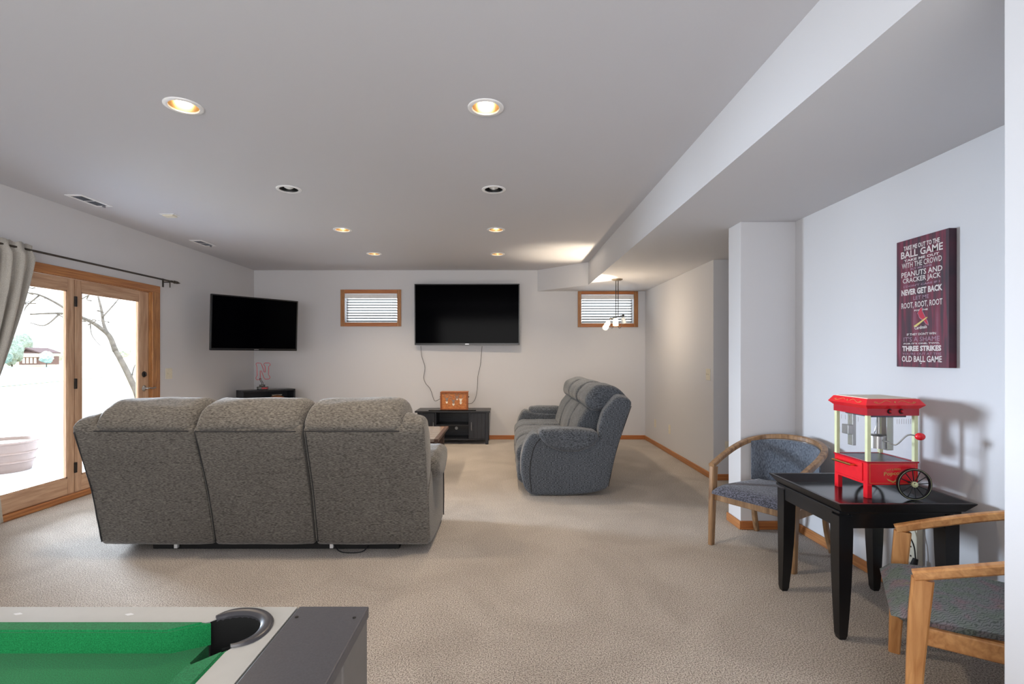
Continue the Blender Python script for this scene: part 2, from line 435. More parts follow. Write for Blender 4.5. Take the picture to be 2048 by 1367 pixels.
def text_mesh(b, s, w, h, place, bold=0, depth=.0008, serif=0):
    """lettering fitted to a w x h box; place maps (u, v, t) to a point; u 0..w from the left, v 0..h from the base line"""
    cu = bpy.data.curves.new('t', 'FONT'); cu.body = s; cu.size = 1; cu.offset = bold; cu.resolution_u = 2
    to = bpy.data.objects.new('t', cu); COL.objects.link(to)
    dg = bpy.context.evaluated_depsgraph_get(); me = bpy.data.meshes.new_from_object(to.evaluated_get(dg))
    bpy.data.objects.remove(to); bpy.data.curves.remove(cu)
    if not me.vertices: return
    xs = [v.co.x for v in me.vertices]; ys = [v.co.y for v in me.vertices]
    x0, x1, y0, y1 = min(xs), max(xs), min(ys), max(ys)
    vs = [b.bm.verts.new(place((v.co.x-x0)/(x1-x0)*w, (v.co.y-y0)/(y1-y0)*h, depth)) for v in me.vertices]
    for p in me.polygons:
        try: b.bm.faces.new([vs[i] for i in p.vertices])
        except ValueError: pass
    bpy.data.meshes.remove(me)

# ------------------------------------------------------------------ room shell
XL, XR, YB, ZC, ZL = -3.99, 2.215, 7.966, 2.682, 2.349
SX, SY = 1.20, 7.27
YS = -3.6
b = B(); b.box(XL-.2, 3.6, YS-.2, YB+.2, -.12, 0); struct('floor', b, M['carpet'])
# patio door opening in left wall
DY0, DY1, DZ1 = 3.66, 5.665, 2.058
b = B()
cellwall(b, lambda u0, u1, v0, v1, a, c: b.box(a, c, u0, u1, v0, v1), [YS-.2, YB+.2], [0, ZC+.25], [(DY0, DY1, 0.0, DZ1)], XL-.16, XL)
struct('wall_left', b, M['wall'])
# back wall with two small windows
SB = YB/F
def bx(px): return (px-CX)*SB
def bz(py): return CAMZ-(py-CY)*SB
W1 = (bx(689.5), bx(794.6), bz(645), bz(586.6)); W2 = (bx(1162.4), bx(1267.5), bz(646.8), bz(588.5))
b = B()
cellwall(b, lambda u0, u1, v0, v1, a, c: b.box(u0, u1, a, c, v0, v1), [XL, 3.6], [0, ZC+.25], [W1, W2], YB, YB+.2)
struct('wall_back', b, M['wall'])
b = B(); b.box(XL, 3.6, YS-.2, YS, 0, ZC+.25); struct('wall_rear', b, M['wall'])
b = B(); b.box(XR, XR+.13, 1.0, 3.836, 0, ZL); b.box(XR, XR+.13, YS, 1.0, 0, ZL); struct('wall_right', b, M['wall'])
b = B(); b.box(1.796, 3.4, 3.836, 4.043, 0, ZL, .004, seg=2); struct('wall_right_pillar', b, M['wall'])
b = B(); b.box(1.29, XR, .85, 1.30, 0, ZL, .004, seg=2); struct('wall_right_stub', b, M['wall'])
b = B(); b.box(XR, 3.6, 5.35, YB, 0, ZL, .003, seg=1); struct('wall_right_far', b, M['wall'])
b = B(); b.box(3.4, 3.6, 4.043, 5.35, 0, ZL); struct('wall_right_hall', b, M['wall'])
b = B(); b.box(3.4, 3.6, YS, 4.043, 0, ZL); struct('wall_right_outer', b, M['wall'])
# lowered ceiling with diagonal corner
b = B(); b.prism([(SX, YS), (3.6, YS), (3.6, YB), (.508, YB), (SX, SY)], ZL, ZC+.25); struct('ceiling_lowered', b, M['wall'])
# upper ceiling with round holes for the can lights
def cxy(px, py):
    Y = (ZC-CAMZ)*F/(CY-py); return ((px-CX)*Y/F, Y)
CANS = [(-1.75, 2.73, 1), (-.108, 2.745, 1), (-1.765, 4.09, 0), (-.096, 4.10, 0), (-1.755, 5.406, 1), (-.102, 5.406, 1), (-1.749, 6.68, 1), (-.107, 6.70, 1)]
CR = .078
b = B()
hs = [(x-.13, x+.13, y-.13, y+.13) for x, y, _ in CANS]
us = sorted({XL, SX}|{h[0] for h in hs}|{h[1] for h in hs}); vs_ = sorted({YS, YB}|{h[2] for h in hs}|{h[3] for h in hs})
for u0, u1 in zip(us, us[1:]):
    for v0, v1 in zip(vs_, vs_[1:]):
        cu, cv = (u0+u1)/2, (v0+v1)/2
        if any(h[0] < cu < h[1] and h[2] < cv < h[3] for h in hs): continue
        b.bm.faces.new([b.bm.verts.new((x, y, ZC)) for x, y in ((u0, v0), (u1, v0), (u1, v1), (u0, v1))])
for x, y, _ in CANS:
    n = 32; o_, i_ = [], []
    for k in range(n):
        a = 2*PI*k/n; ca, sa = math.cos(a), math.sin(a); m_ = .13/max(abs(ca), abs(sa))
        o_.append(b.bm.verts.new((x+ca*m_, y+sa*m_, ZC))); i_.append(b.bm.verts.new((x+ca*CR, y+sa*CR, ZC)))
    for k in range(n): b.bm.faces.new((o_[k], o_[(k+1) % n], i_[(k+1) % n], i_[k]))
b.box(XL, SX, YS, YB, ZC+.2, ZC+.25)
struct('ceiling', b, M['ceiling'])

# baseboards
BH, BT = .066, .013
def bb(name, *boxes, mat='oak_h'):
    b = B()
    for q in boxes: b.box(*q[:4], 0, BH, .004, seg=1)
    struct(name, b, M[mat])
bb('baseboard_back', (XL, XR, YB-BT, YB))
bb('baseboard_left', (XL, XL+BT, 5.80, YB-BT), (XL, XL+BT, YS, 3.50), mat='oak_y')
bb('baseboard_right_far', (XR-BT, XR, 5.35-BT, YB-BT), mat='oak_y')
bb('baseboard_hall', (XR, 3.4, 5.35-BT, 5.35))
bb('baseboard_pillar', (1.796-BT, 1.796, 3.836-BT, 4.043+BT), mat='oak_y')
bb('baseboard_pillar_front', (1.796, XR-BT, 3.836-BT, 3.836))
bb('baseboard_right', (XR-BT, XR, 1.30, 3.836-BT), mat='oak_y')

# ------------------------------------------------------------------ patio door (left wall)
XW = XL
b = B()     # casing
cw = .108
b.box(XW, XW+.02, DY1-.015, DY1+cw, 0, DZ1+.06, .004); b.box(XW, XW+.02, DY0-cw, DY0+.015, 0, DZ1+.06, .004)
struct('trim_1', b, M['oak'])
b = B(); b.box(XW, XW+.021, DY0-cw, DY1+cw, DZ1-.015, DZ1+.062, .004); struct('trim_2', b, M['oak_y'])
b = B(); b.box(XW-.16, XW, DY1-.022, DY1, 0, DZ1, .002, seg=1); b.box(XW-.16, XW, DY0, DY0+.022, 0, DZ1, .002, seg=1)
b.box(XW-.16, XW, DY0+.022, DY1-.022, DZ1-.02, DZ1, .002, seg=1); struct('trim_3', b, M['oak'])
b = B(); b.box(XW-.20, XW+.012, DY0+.022, DY1-.022, 0, .052, .006, seg=1); struct('trim_4', b, M['oak_y'])
PX0, PX1 = XW-.062, XW-.018     # door leaf thickness range
def leaf(name, y0, y1, s0, s1, label):
    e = empty(name, (XW-.04, (y0+y1)/2, .055), kind='structure')
    zt = DZ1-.024
    B().box(PX0, PX1, y0, y0+s0, .055, zt, .004).build('stile', M['door_wood'], e)
    B().box(PX0, PX1, y1-s1, y1, .055, zt, .004).build('stile', M['door_wood'], e)
    B().box(PX0, PX1, y0+s0, y1-s1, 1.925, zt, .004).build('top_rail', M['door_wood_y'], e)
    B().box(PX0, PX1, y0+s0, y1-s1, .055, .205, .004).build('bottom_rail', M['door_wood_y'], e)
    g = B(); ya, yb = y0+s0, y1-s1
    g.box(PX0+.018, PX0+.024, ya, yb, .205, 1.925); g.build('pane', M['glass'], e)
    k = B()
    for q in ((ya, ya+.012, .205, 1.925), (yb-.012, yb, .205, 1.925), (ya, yb, .205, .217), (ya, yb, 1.913, 1.925)):
        k.box(PX0+.026, PX1-.004, *q)
    k.build('glazing_bead', M['door_wood'], e)
    return e
d1 = leaf('door_1', DY0+.026, 4.668, .11, .072, '')
d2 = leaf('door_2', 4.676, DY1-.026, .070, .142, '')
for z in (1.83, 1.065, .285):
    B().box(XW-.024, XW-.006, 4.662, 4.688, z-.048, z+.048, .003).build('hinge', M['bronze'], d2)
yk = 5.565
b = B(); b.lathe([(.0, .0), (.033, .0), (.033, .006), (.026, .014), (0, .016)], (XW-.019, yk, 1.12), 24, 'X'); b.box(XW-.006, XW+.012, yk-.004, yk+.004, 1.105, 1.135, .002)
b.build('deadbolt', M['bronze'], d2, smooth=40)
b = B(); b.lathe([(.0, .0), (.033, .0), (.033, .006), (.024, .014), (.011, .018), (.011, .05), (0, .052)], (XW-.019, yk, .965), 24, 'X')
b.tube(catmull([(XW+.03, yk, .965), (XW+.035, yk+.02, .967), (XW+.034, yk+.06, .962), (XW+.034, yk+.11, .968)]), .008); b.build('lever_handle', M['steel'], d2, smooth=40)
# sliding screen door frame outside
e = empty('screen_door', (XW-.105, 4.1, .06), label='white framed sliding screen door outside the patio door with dark latch', cat='screen door')
for q in ((4.66, 4.74), (3.70, 3.75)):
    B().box(XW-.115, XW-.09, q[0], q[1], .06, 2.02, .003).build('stile', M['white_trim'], e)
B().box(XW-.115, XW-.09, 3.75, 4.66, .06, .12, .003).build('bottom_rail', M['white_trim'], e)
B().box(XW-.115, XW-.09, 3.75, 4.66, 1.96, 2.02, .003).build('top_rail', M['white_trim'], e)
B().box(XW-.09, XW-.075, 4.63, 4.70, 1.005, 1.115, .006).build('latch', M['bronze'], e)

# windows in back wall
def window(name, W, px):
    x0, x1, z0, z1 = W; e = empty(name, ((x0+x1)/2, YB, z0), kind='structure')
    c0, c1 = bx(px[0]), bx(px[1]); t0, t1 = bz(px[2]), bz(px[3])
    for q in ((c0, x0, t1, t0), (x1, c1, t1, t0)):
        B().box(q[0], q[1], YB-.016, YB, q[2], q[3], .003).build('casing', M['oak'], e)
    for q in ((x0, x1, z1, t0), (x0, x1, t1, z0)):
        B().box(q[0], q[1], YB-.016, YB, q[2], q[3], .003).build('casing', M['oak_h'], e)
    k = B()
    for q in ((x0, x0+.02, z0, z1), (x1-.02, x1, z0, z1), (x0+.02, x1-.02, z0, z0+.02), (x0+.02, x1-.02, z1-.02, z1)): k.box(q[0], q[1], YB+.10, YB+.16, q[2], q[3])
    k.build('sash', M['white_trim'], e)
    B().box(x0+.02, x1-.02, YB+.125, YB+.13, z0+.02, z1-.02).build('pane', M['glass'], e)
    return e
window('window_1', W1, (681.5, 802.6, 579, 652.4)); window('window_2', W2, (1155.4, 1275.8, 582.3, 653.8))
def blind(W, label):
    x0, x1, z0, z1 = W; x0 += .008; x1 -= .008
    e = empty('window_blind', ((x0+x1)/2, YB+.05, z0), label=label, cat='blind', group='white blinds in the small windows')
    B().box(x0, x1, YB+.005, YB+.035, z1-.075, z1-.006, .005).build('valance', M['white_plastic'], e)
    zt, zb = z1-.095, z0+.03; n = 9
    for i in range(n):
        z = zt-(zt-zb)*i/(n-1)
        m = Matrix.Translation((0, YB+.05, z)) @ Matrix.Rotation(math.radians(-24), 4, 'X') @ Matrix.Translation((0, -YB-.05, -z))
        B().box(x0+.006, x1-.006, YB+.028, YB+.072, z-.0015, z+.0015, mat=m).build('slat', M['blind'], e)
    B().box(x0+.004, x1-.004, YB+.03, YB+.07, z0+.001, z0+.016, .003).build('bottom_rail', M['white_plastic'], e)
    for x in (x0+.05, x1-.09):
        B().cyl((x, YB+.024, z1-.07), (x, YB+.024, z0+.01), .0015, n=6).build('ladder_cord', M['white_plastic'], e)
blind(W1, 'white slatted blind in the oak framed window beside the corner television')
blind(W2, 'white slatted blind in the oak framed window behind the pendant light')

# ------------------------------------------------------------------ curtain rod and curtain
ZR, XRD = 2.193, XL+.085
e = empty('curtain_rod', (XRD, 4.6, ZR), label='dark bronze curtain rod with pointed finial above the patio door', cat='curtain rod')
b = B(); b.cyl((XRD, 3.1, ZR), (XRD, 5.90, ZR), .0095, n=14); b.build('rod', M['rod'], e, smooth=40)
b = B(); b.lathe([(0, -.0), (.013, .0), (.013, .02), (.008, .025), (.018, .05), (.018, .06), (.010, .068), (.017, .09), (.012, .12), (0, .165)], (XRD, 5.87, ZR), 18, 'Y'); b.build('finial', M['rod'], e, smooth=50)
b = B(); b.box(XL, XRD+.004, 5.835, 5.85, ZR-.018, ZR-.006, .002); b.box(XL, XL+.008, 5.83, 5.855, ZR-.07, ZR+.03, .002); b.cyl((XRD, 5.842, ZR-.075), (XRD, 5.842, ZR-.005), .006, n=10); b.build('bracket', M['rod'], e)
b = B(); R_ = 46; U_ = 120; grid = []
for j in range(R_+1):
    z = 2.235-(2.235-.04)*j/R_
    t = (2.235-z)
    if z > 2.10: yr = 4.135
    elif z > .95: yr = 4.135-.36*((2.10-z)/1.15)**1.15
    else: yr = 3.775+.10*((.95-z)/.95)
    yl = 3.17+.22*min(1, t/1.3); row = []
    gather = min(1, max(.25, t/.5))
    for i in range(U_+1):
        u = i/U_; y = yl+(yr-yl)*u
        ph = u*2*PI*8+.6*math.sin(u*9)
        a = .012+.026*gather; xx = XRD+a*math.sin(ph)+.008*math.sin(ph*2.3+z*2)+.02
        if z > 2.15: xx = XRD+.013*math.sin(ph)+(.004 if i % 2 else 0)
        zz = z+(.006*math.sin(ph*1.7) if j == 0 else 0)
        y += .012*math.sin(ph*1.5)*gather
        row.append(b.bm.verts.new((max(xx, XL+.045), y, zz)))
    grid.append(row)
for j in range(R_):
    for i in range(U_): b.bm.faces.new((grid[j][i], grid[j][i+1], grid[j+1][i+1], grid[j+1][i]))
o = b.build('curtain', M['curtain'], smooth=True, origin=(XRD, 3.6, .04), label='grey beige curtain panel swept aside on the rod at the patio door', cat='curtain')
md = o.modifiers.new('thick', 'SOLIDIFY'); md.thickness = .004

# ------------------------------------------------------------------ ceiling can lights
WARM = (1, .80, .58)
def can(x, y, on, label, warm_first):
    e = empty('recessed_light', (x, y, ZC), label=label, cat='ceiling light', group='recessed lights in the ceiling')
    b = B(); b.lathe([(.073, .0), (.075, -.006), (.094, -.007), (.098, -.004), (.098, 0)], (x, y, ZC), 40); b.build('trim_ring', M['white_trim'], e, smooth=40)
    b = B(); b.lathe([(.0735, -.004), (.0735, 0), (.060, .05), (.048, .085), (.048, .13), (0, .13)], (x, y, ZC), 40); b.build('baffle', M['can_gold' if on else 'can_black'], e, smooth=40)
    b = B(); b.lathe([(0, .012), (.020, .014), (.036, .022), (.043, .036), (.038, .06), (.02, .10), (.0, .12)], (x, y, ZC if on else ZC-.010), 32); b.build('bulb', M['bulb_on' if on else 'bulb_off'], e, smooth=True)
    if on:
        light('can_lamp', 'SPOT', (x, y, ZC-.012), 46, WARM, target=(x, y, 0), spot_size=math.radians(125), spot_blend=.9, shadow_soft_size=.05)
rows = ['nearest row, over the pool table end', 'second row, in front of the long sofa', 'third row', 'last row, by the back wall']
names = ['lit recessed ceiling light above the pool table, on the patio door side', 'lit recessed ceiling light above the pool table, on the dropped beam side',
 'unlit black recessed light over the long sofa, patio door side', 'unlit black recessed light over the long sofa, beam side',
 'lit recessed light past the unlit pair, patio door side', 'lit recessed light past the unlit pair, beam side',
 'lit recessed light closest to the back wall, corner television side', 'lit recessed light closest to the back wall, above the large television']
for (x, y, on), nm in zip(CANS, names): can(x, y, on, nm, 0)

def vent(x0, x1, y0, y1, label):
    e = empty('ceiling_vent', ((x0+x1)/2, (y0+y1)/2, ZC), label=label, cat='vent', group='supply vents along the patio wall')
    b = B(); xm0, xm1 = x0+.03, x1-.03; ym = (y0+y1)/2
    ys = [(y0+.03, ym-.006), (ym+.006, y1-.03)]
    b.box(x0, xm0, y0, y1, ZC-.006, ZC, .002, seg=1); b.box(xm1, x1, y0, y1, ZC-.006, ZC, .002, seg=1)
    for a, c in ((y0, y0+.03), (ym-.006, ym+.006), (y1-.03, y1)): b.box(xm0, xm1, a, c, ZC-.006, ZC)
    b.build('frame', M['white_trim'], e)
    for a, c in ys:
        B().box(xm0, xm1, a, c, ZC-.002, ZC-.0005).build('duct_opening', M['vent_dark'], e)
        n = 9
        for i in range(n):
            yy = a+(c-a)*(i+.5)/n
            m = Matrix.Translation((0, yy, ZC-.004)) @ Matrix.Rotation(math.radians(40), 4, 'X') @ Matrix.Translation((0, -yy, -ZC+.004))
            B().box(xm0, xm1, yy-.005, yy+.005, ZC-.0045, ZC-.0035, mat=m).build('slat', M['vent_dark'], e)
    B().box(xm1-.03, xm1-.02, y1-.05, y1-.02, ZC-.022, ZC-.002, .002).build('lever', M['vent_dark'], e)
vent(-3.715, -3.565, 4.224, 4.56, 'white ceiling vent with damper lever above the patio door')
vent(-3.715, -3.565, 5.89, 6.20, 'white ceiling vent farther along, near the corner television')
e = empty('ceiling_sensor', (-3.235, 4.84, ZC), label='small white square sensor box on the ceiling between the vents', cat='sensor')
B().box(-3.305, -3.165, 4.79, 4.885, ZC-.006, ZC, .002).build('plate', M['white_trim'], e)
B().box(-3.285, -3.185, 4.80, 4.875, ZC-.02, ZC-.006, .004).build('cover', M['off_white'], e)

# ------------------------------------------------------------------ switches and outlets
def plate(name, kind, c, nrm, w, h, gangs, label, cat, grp=None):
    """nrm: '+X','-X','-Y' facing direction"""
    rz = {'-Y': 0, '+X': PI/2, '-X': -PI/2}[nrm]
    e = empty(name, c, rz, label, cat, grp, local=True)
    B().box(-w/2, w/2, -.006, 0, -h/2, h/2, .003).build('cover_plate', M['off_white'], e)
    for g in range(gangs):
        x = (g-(gangs-1)/2)*.046
        if kind == 'switch': B().box(x-.005, x+.005, -.016, -.004, -.004, .012, .002).build('toggle', M['off_white'], e)
        else:
            for z in (-.02, .02):
                b = B(); b.box(x-.014, x+.014, -.008, -.005, z-.013, z+.013, .003); b.build('socket', M['off_white'], e)
    return e
plate('light_switch', 'switch', (XL, 5.945, 1.114), '+X', .118, .124, 2, 'ivory double light switch beside the patio door casing', 'switch')
plate('light_switch', 'switch', (XR, 5.48, 1.12), '-X', .118, .124, 2, 'ivory double light switch near the hallway corner', 'switch')
plate('wall_outlet', 'outlet', (XR, 7.42, .327), '-X', .075, .12, 1, 'ivory outlet low on the hallway side wall, nearer the back corner', 'outlet', 'outlets low on the walls')
plate('wall_outlet', 'outlet', (XR, 6.77, .334), '-X', .075, .12, 1, 'ivory outlet low on the hallway side wall, under the switch side', 'outlet', 'outlets low on the walls')
plate('wall_outlet', 'outlet', (2.375, 5.35, .355), '-Y', .075, .12, 1, 'ivory outlet in the hallway opening beside the pillar', 'outlet', 'outlets low on the walls')
e = empty('power_strip', (XR, 2.72, .33), -PI/2, 'ivory plug-in surge outlet with rows of sockets behind the black table', 'outlet', local=True)
B().box(-.06, .06, -.035, 0, -.12, .16, .006).build('housing', M['off_white'], e)
b = B()
for z in (-.08, -.03, .02, .07, .12):
    for x in (-.03, .02): B().box(x-.004, x+.004, -.037, -.034, z-.004, z+.004).build('socket_hole', M['bronze'], e)
b = B(); b.cyl((XR-.065, 2.65, .205), (XR-.05, 2.65, .255), .018, .012, n=14)
b.tube(catmull([(XR-.05, 2.65, .25), (XR-.055, 2.66, .33), (XR-.08, 2.70, .42), (XR-.06, 2.78, .52), (XR-.035, 2.80, .62), (XR-.04, 2.79, .66)]), .0035, n=6)
b.build('cord', M['cord_black'], smooth=40, origin=(XR-.04, 2.7, .2), label='black power cord and plug hanging by the wall behind the black table', cat='cord')

# ------------------------------------------------------------------ televisions
def tv(w, h, loc, rot, label, logo_w, arm=None):
    e = empty('television', loc, 0, label, 'television', local=True); e.rotation_euler = rot
    B().box(-w/2, w/2, .0, .035, -h/2, h/2, .006).build('housing', M['tv_bezel'], e)
    k = B(); t = .016
    for q in ((-w/2, -w/2+t, -h/2, h/2), (w/2-t, w/2, -h/2, h/2), (-w/2+t, w/2-t, h/2-t, h/2), (-w/2+t, w/2-t, -h/2, -h/2+.03)): k.box(q[0], q[1], -.009, 0, q[2], q[3], .002, seg=1)
    k.build('bezel', M['tv_bezel'], e)
    B().box(-w/2+t, w/2-t, -.003, .001, -h/2+.03, h/2-t).build('screen', M['screen'], e)
    B().box(-.03, .03, -.0105, -.008, -h/2+.01, -h/2+.018).build('badge', M['steel'], e)
    B().box(-w*.28, w*.28, .035, .07, -h*.35, h*.2, .01).build('rear_cover', M['tv_bezel'], e)
    return e
def tvloc(px, py, Y): return ((px-CX)*Y/F, Y, CAMZ-(py-CY)*Y/F)
t2 = tv(1.645, .955, tvloc(934, 628.5, 7.86), (math.radians(1.2), 0, math.radians(-1.0)), 'large black wall television above the low black stand', .1)
B().box(-.25, .25, .07, .10, -.15, .12, .005).build('wall_mount', M['black_metal'], t2)
Yl, Yr = 6.25, 7.12; Xl = (421-CX)*Yl/F; Xr = (594.5-CX)*Yr/F
ang = math.atan2(Yr-Yl, Xr-Xl)
t1 = tv(math.hypot(Xr-Xl, Yr-Yl), .705, ((Xl+Xr)/2, (Yl+Yr)/2, 1.745), (math.radians(3), 0, ang), 'angled black television mounted in the back corner above the bookcase', .1)
mi = (Matrix.Translation(t1.location) @ t1.rotation_euler.to_matrix().to_4x4()).inverted(); wpt = mi @ Vector((XL+.01, 7.10, 1.70)); wp2 = mi @ Vector((XL+.30, 7.30, 1.70))
b = B(); b.box(-.12, .12, .07, .085, -.12, .12, .003); b.tube([(0, .085, 0), wp2, wpt], .018, n=10)
b.box(XL, XL+.02, 7.02, 7.18, 1.58, 1.82, .003, mat=mi)
b.build('mount_arm', M['black_metal'], t1)
for nm, pts, lab in (('cable', [(841, 688), (843, 712), (849.5, 734), (847, 754), (851, 766), (860, 777), (866, 795), (872, 800), (880.5, 797)], 'thin grey cable from the large television down to the carved box, patio door side'),
                ('cable', [(964, 688), (960.6, 729), (955.8, 751), (954.5, 775), (951, 795), (945, 804), (936, 807)], 'thin grey cable from the large television curving to the carved box, sofa side')):
    P3 = [((px-CX)*SB*.995, YB-.02-(.28 if i >= len(pts)-1 else (.10 if i == len(pts)-2 else 0)), bz(py)) for i, (px, py) in enumerate(pts)]
    if True:
        q = P3[-1]; Y_ = 7.66; P3[-1] = ((pts[-1][0]-CX)*Y_/F, Y_, CAMZ-(pts[-1][1]-CY)*Y_/F)
        P3[0] = (P3[0][0]*.993, YB-.06, P3[0][2]-.03)
    B().tube(catmull(P3, 6), .0035, n=6).build(nm, M['cord'], smooth=True, origin=P3[3], label=lab, cat='cable', group='cables under the large television')

# ------------------------------------------------------------------ television stand
e = empty('tv_stand', (-.79, 7.72, 0), label='low black media stand with two doors and open shelves against the back wall', cat='media stand')
SXa, SXb, SYf, SYb = -1.318, -.256, 7.50, 7.90
B().box(-1.352, -.228, 7.47, 7.93, .478, .503, .004).build('top', M['black_wood'], e)
for x0, x1, lab in ((SXa, SXa+.045, 0), (SXb-.045, SXb, 0)):
    for y0, y1 in ((SYf, SYf+.045), (SYb-.045, SYb)):
        B().box(x0, x1, y0, y1, 0, .478, .003).build('leg', M['black_wood_z'], e)
for x0, x1 in ((SXa+.008, SXa+.028), (SXb-.028, SXb-.008)): B().box(x0, x1, SYf+.045, SYb-.045, .06, .478).build('side_panel', M['black_wood_z'], e)
for x in (-1.048, -.542): B().box(x-.01, x+.01, SYf+.012, SYb-.02, .08, .478).build('divider', M['black_wood_z'], e)
B().box(-1.038, -.552, SYf+.02, SYb-.02, .275, .292, .002).build('shelf', M['black_wood'], e)
B().box(SXa+.02, SXb-.02, SYf+.01, SYb-.01, .062, .08, .002).build('bottom_shelf', M['black_wood'], e)
b = B(); b.box(SXa+.02, SXb-.02, SYb-.02, SYb-.012, .08, .478); b.build('back_panel', M['black_wood'], e)
b = B(); b.cyl((-.77, SYb-.022, .19), (-.77, SYb-.019, .19), .024, n=24); b.build('cable_hole', M['white_plastic'], e, label='pale round cable hole with the wall showing')
for x0, x1, hx in ((SXa+.047, -1.060, -1.075), (-.530, SXb-.047, -.508)):
    d = B().box(x0, x1, SYf+.004, SYf+.02, .083, .472, .002).build('door', M['black_wood_z'], e)
    for k in range(1, 4):
        xx = x0+(x1-x0)*k/4; B().box(xx-.001, xx+.001, SYf+.003, SYf+.005, .09, .465).build('groove', M['black_gloss'], d)
    h = B(); h.cyl((hx, SYf-.018, .212), (hx, SYf-.018, .335), .005, n=10); h.cyl((hx, SYf-.018, .23), (hx, SYf+.005, .23), .003, n=8); h.cyl((hx, SYf-.018, .318), (hx, SYf+.005, .318), .003, n=8)
    h.build('handle', M['steel'], d, smooth=40)
B().box(-1.15, -.44, 7.485, 7.535, .503, .517, .004).build('media_bar', M['black_gloss'], origin=(-.79, 7.51, .503), label='slim black bar lying on the front edge of the media stand', cat='media bar')
# carved box
e = empty('carved_box', (-.775, 7.66, .503), label='brown wooden box with painted deer heads on the media stand', cat='box')
x0, x1, y0, y1, z0, z1 = -.984, -.566, 7.56, 7.74, .503, .782
B().box(x0+.006, x1-.006, y0+.012, y1, z0, z1-.012, .003).build('body', M['box_wood'], e)
fr = B(); t = .022
for q in ((x0, x0+t, z0, z1), (x1-t, x1, z0, z1), (x0+t, x1-t, z1-t, z1), (x0+t, x1-t, z0, z0+t)): fr.box(q[0], q[1], y0, y0+.014, q[2], q[3], .003)
fr.build('front_frame', M['box_dark'], e)
B().box(x0, x1, y0+.002, y1+.004, z1-.014, z1, .003).build('lid', M['box_wood'], e)
for sx, x in ((-1, x0), (1, x1)): B().cyl((x, 7.63, .70), (x+sx*.014, 7.63, .70), .010, .007, n=12).build('side_knob', M['bronze'], e)
def deer(cx, cz, s, mat):
    b = B(); yy = y0+.0105
    b.prism([(cx-.018*s, cz+.02*s), (cx-.03*s, cz+.035*s), (cx-.008*s, cz+.032*s), (cx+.008*s, cz+.032*s), (cx+.03*s, cz+.035*s), (cx+.018*s, cz+.02*s), (cx+.011*s, cz-.012*s), (cx, cz-.022*s), (cx-.011*s, cz-.012*s)], yy-.002, yy+.003, 'Y')
    b.build('deer_head', M[mat], e, label='grey painted deer head')
    c = B(); c.prism([(cx-.02*s, cz-.02*s), (cx+.02*s, cz-.02*s), (cx+.012*s, cz-.042*s), (cx, cz-.055*s), (cx-.012*s, cz-.042*s)], yy-.001, yy+.003, 'Y')
    c.build('deer_chest', M['white_paint'], e, label='white painted deer chest')
    a = B()
    for sg in (-1, 1):
        a.tube(catmull([(cx+sg*.008*s, yy, cz+.03*s), (cx+sg*.035*s, yy, cz+.05*s), (cx+sg*.045*s, yy, cz+.095*s)], 5), .0022, n=5)
        a.tube([(cx+sg*.025*s, yy, cz+.045*s), (cx+sg*.018*s, yy, cz+.08*s)], .002, n=5); a.tube([(cx+sg*.038*s, yy, cz+.058*s), (cx+sg*.030*s, yy, cz+.09*s)], .002, n=5)
    a.build('antler', M['grey_paint'], e)
deer(-.885, .655, 1.0, 'grey_paint'); deer(-.785, .625, 1.05, 'grey_paint'); deer(-.675, .645, 1.0, 'white_paint'); deer(-.73, .69, .7, 'grey_paint')

# ------------------------------------------------------------------ corner bookcase (local: x along front, y back)
bw, bd, bh = .75, .28, .823
fl = Vector((-3.745, 7.14, 0)); fr_ = Vector((-3.206, 7.66, 0)); th = math.atan2(fr_.y-fl.y, fr_.x-fl.x)
e = empty('bookcase', fl, th, 'black bookcase standing across the back corner behind the long sofa', 'bookcase', local=True)
bw = (fr_-fl).length
B().box(0, bw, 0, bd, bh-.024, bh, .002).build('top_board', M['black_wood'], e)
for x in (0, bw-.022): B().box(x, x+.022, 0, bd, 0, bh-.024, .002).build('side_panel', M['black_wood_z'], e)
B().box(.022, bw-.022, bd-.008, bd, 0, bh-.024).build('back_panel', M['black_wood'], e)
for z in (.05, .30, .555): B().box(.022, bw-.022, .006, bd-.008, z, z+.02).build('shelf', M['black_wood'], e)
# football on upper shelf
mt = Matrix.Translation(fl) @ Matrix.Rotation(th, 4, 'Z')
e = empty('football', mt @ Vector((.52, .12, .575)), th, 'tan leather football with white laces inside the corner bookcase', 'football', local=True)
b = B(); b.lathe([(.0, -.14), (.02, -.128), (.05, -.09), (.073, -.045), (.082, 0), (.073, .045), (.05, .09), (.02, .128), (0, .14)], (0, 0, .082), 28, 'X'); b.build('ball', M['leather'], e, smooth=True)
for i in range(8):
    x = -.06+i*.017; B().box(x-.003, x+.003, -.018, .018, .160-abs(x)*.12, .167-abs(x)*.12, .001).build('lace', M['white_paint'], e)
B().box(-.075, .075, -.003, .003, .156, .164, .001).build('lace_strip', M['white_paint'], e)
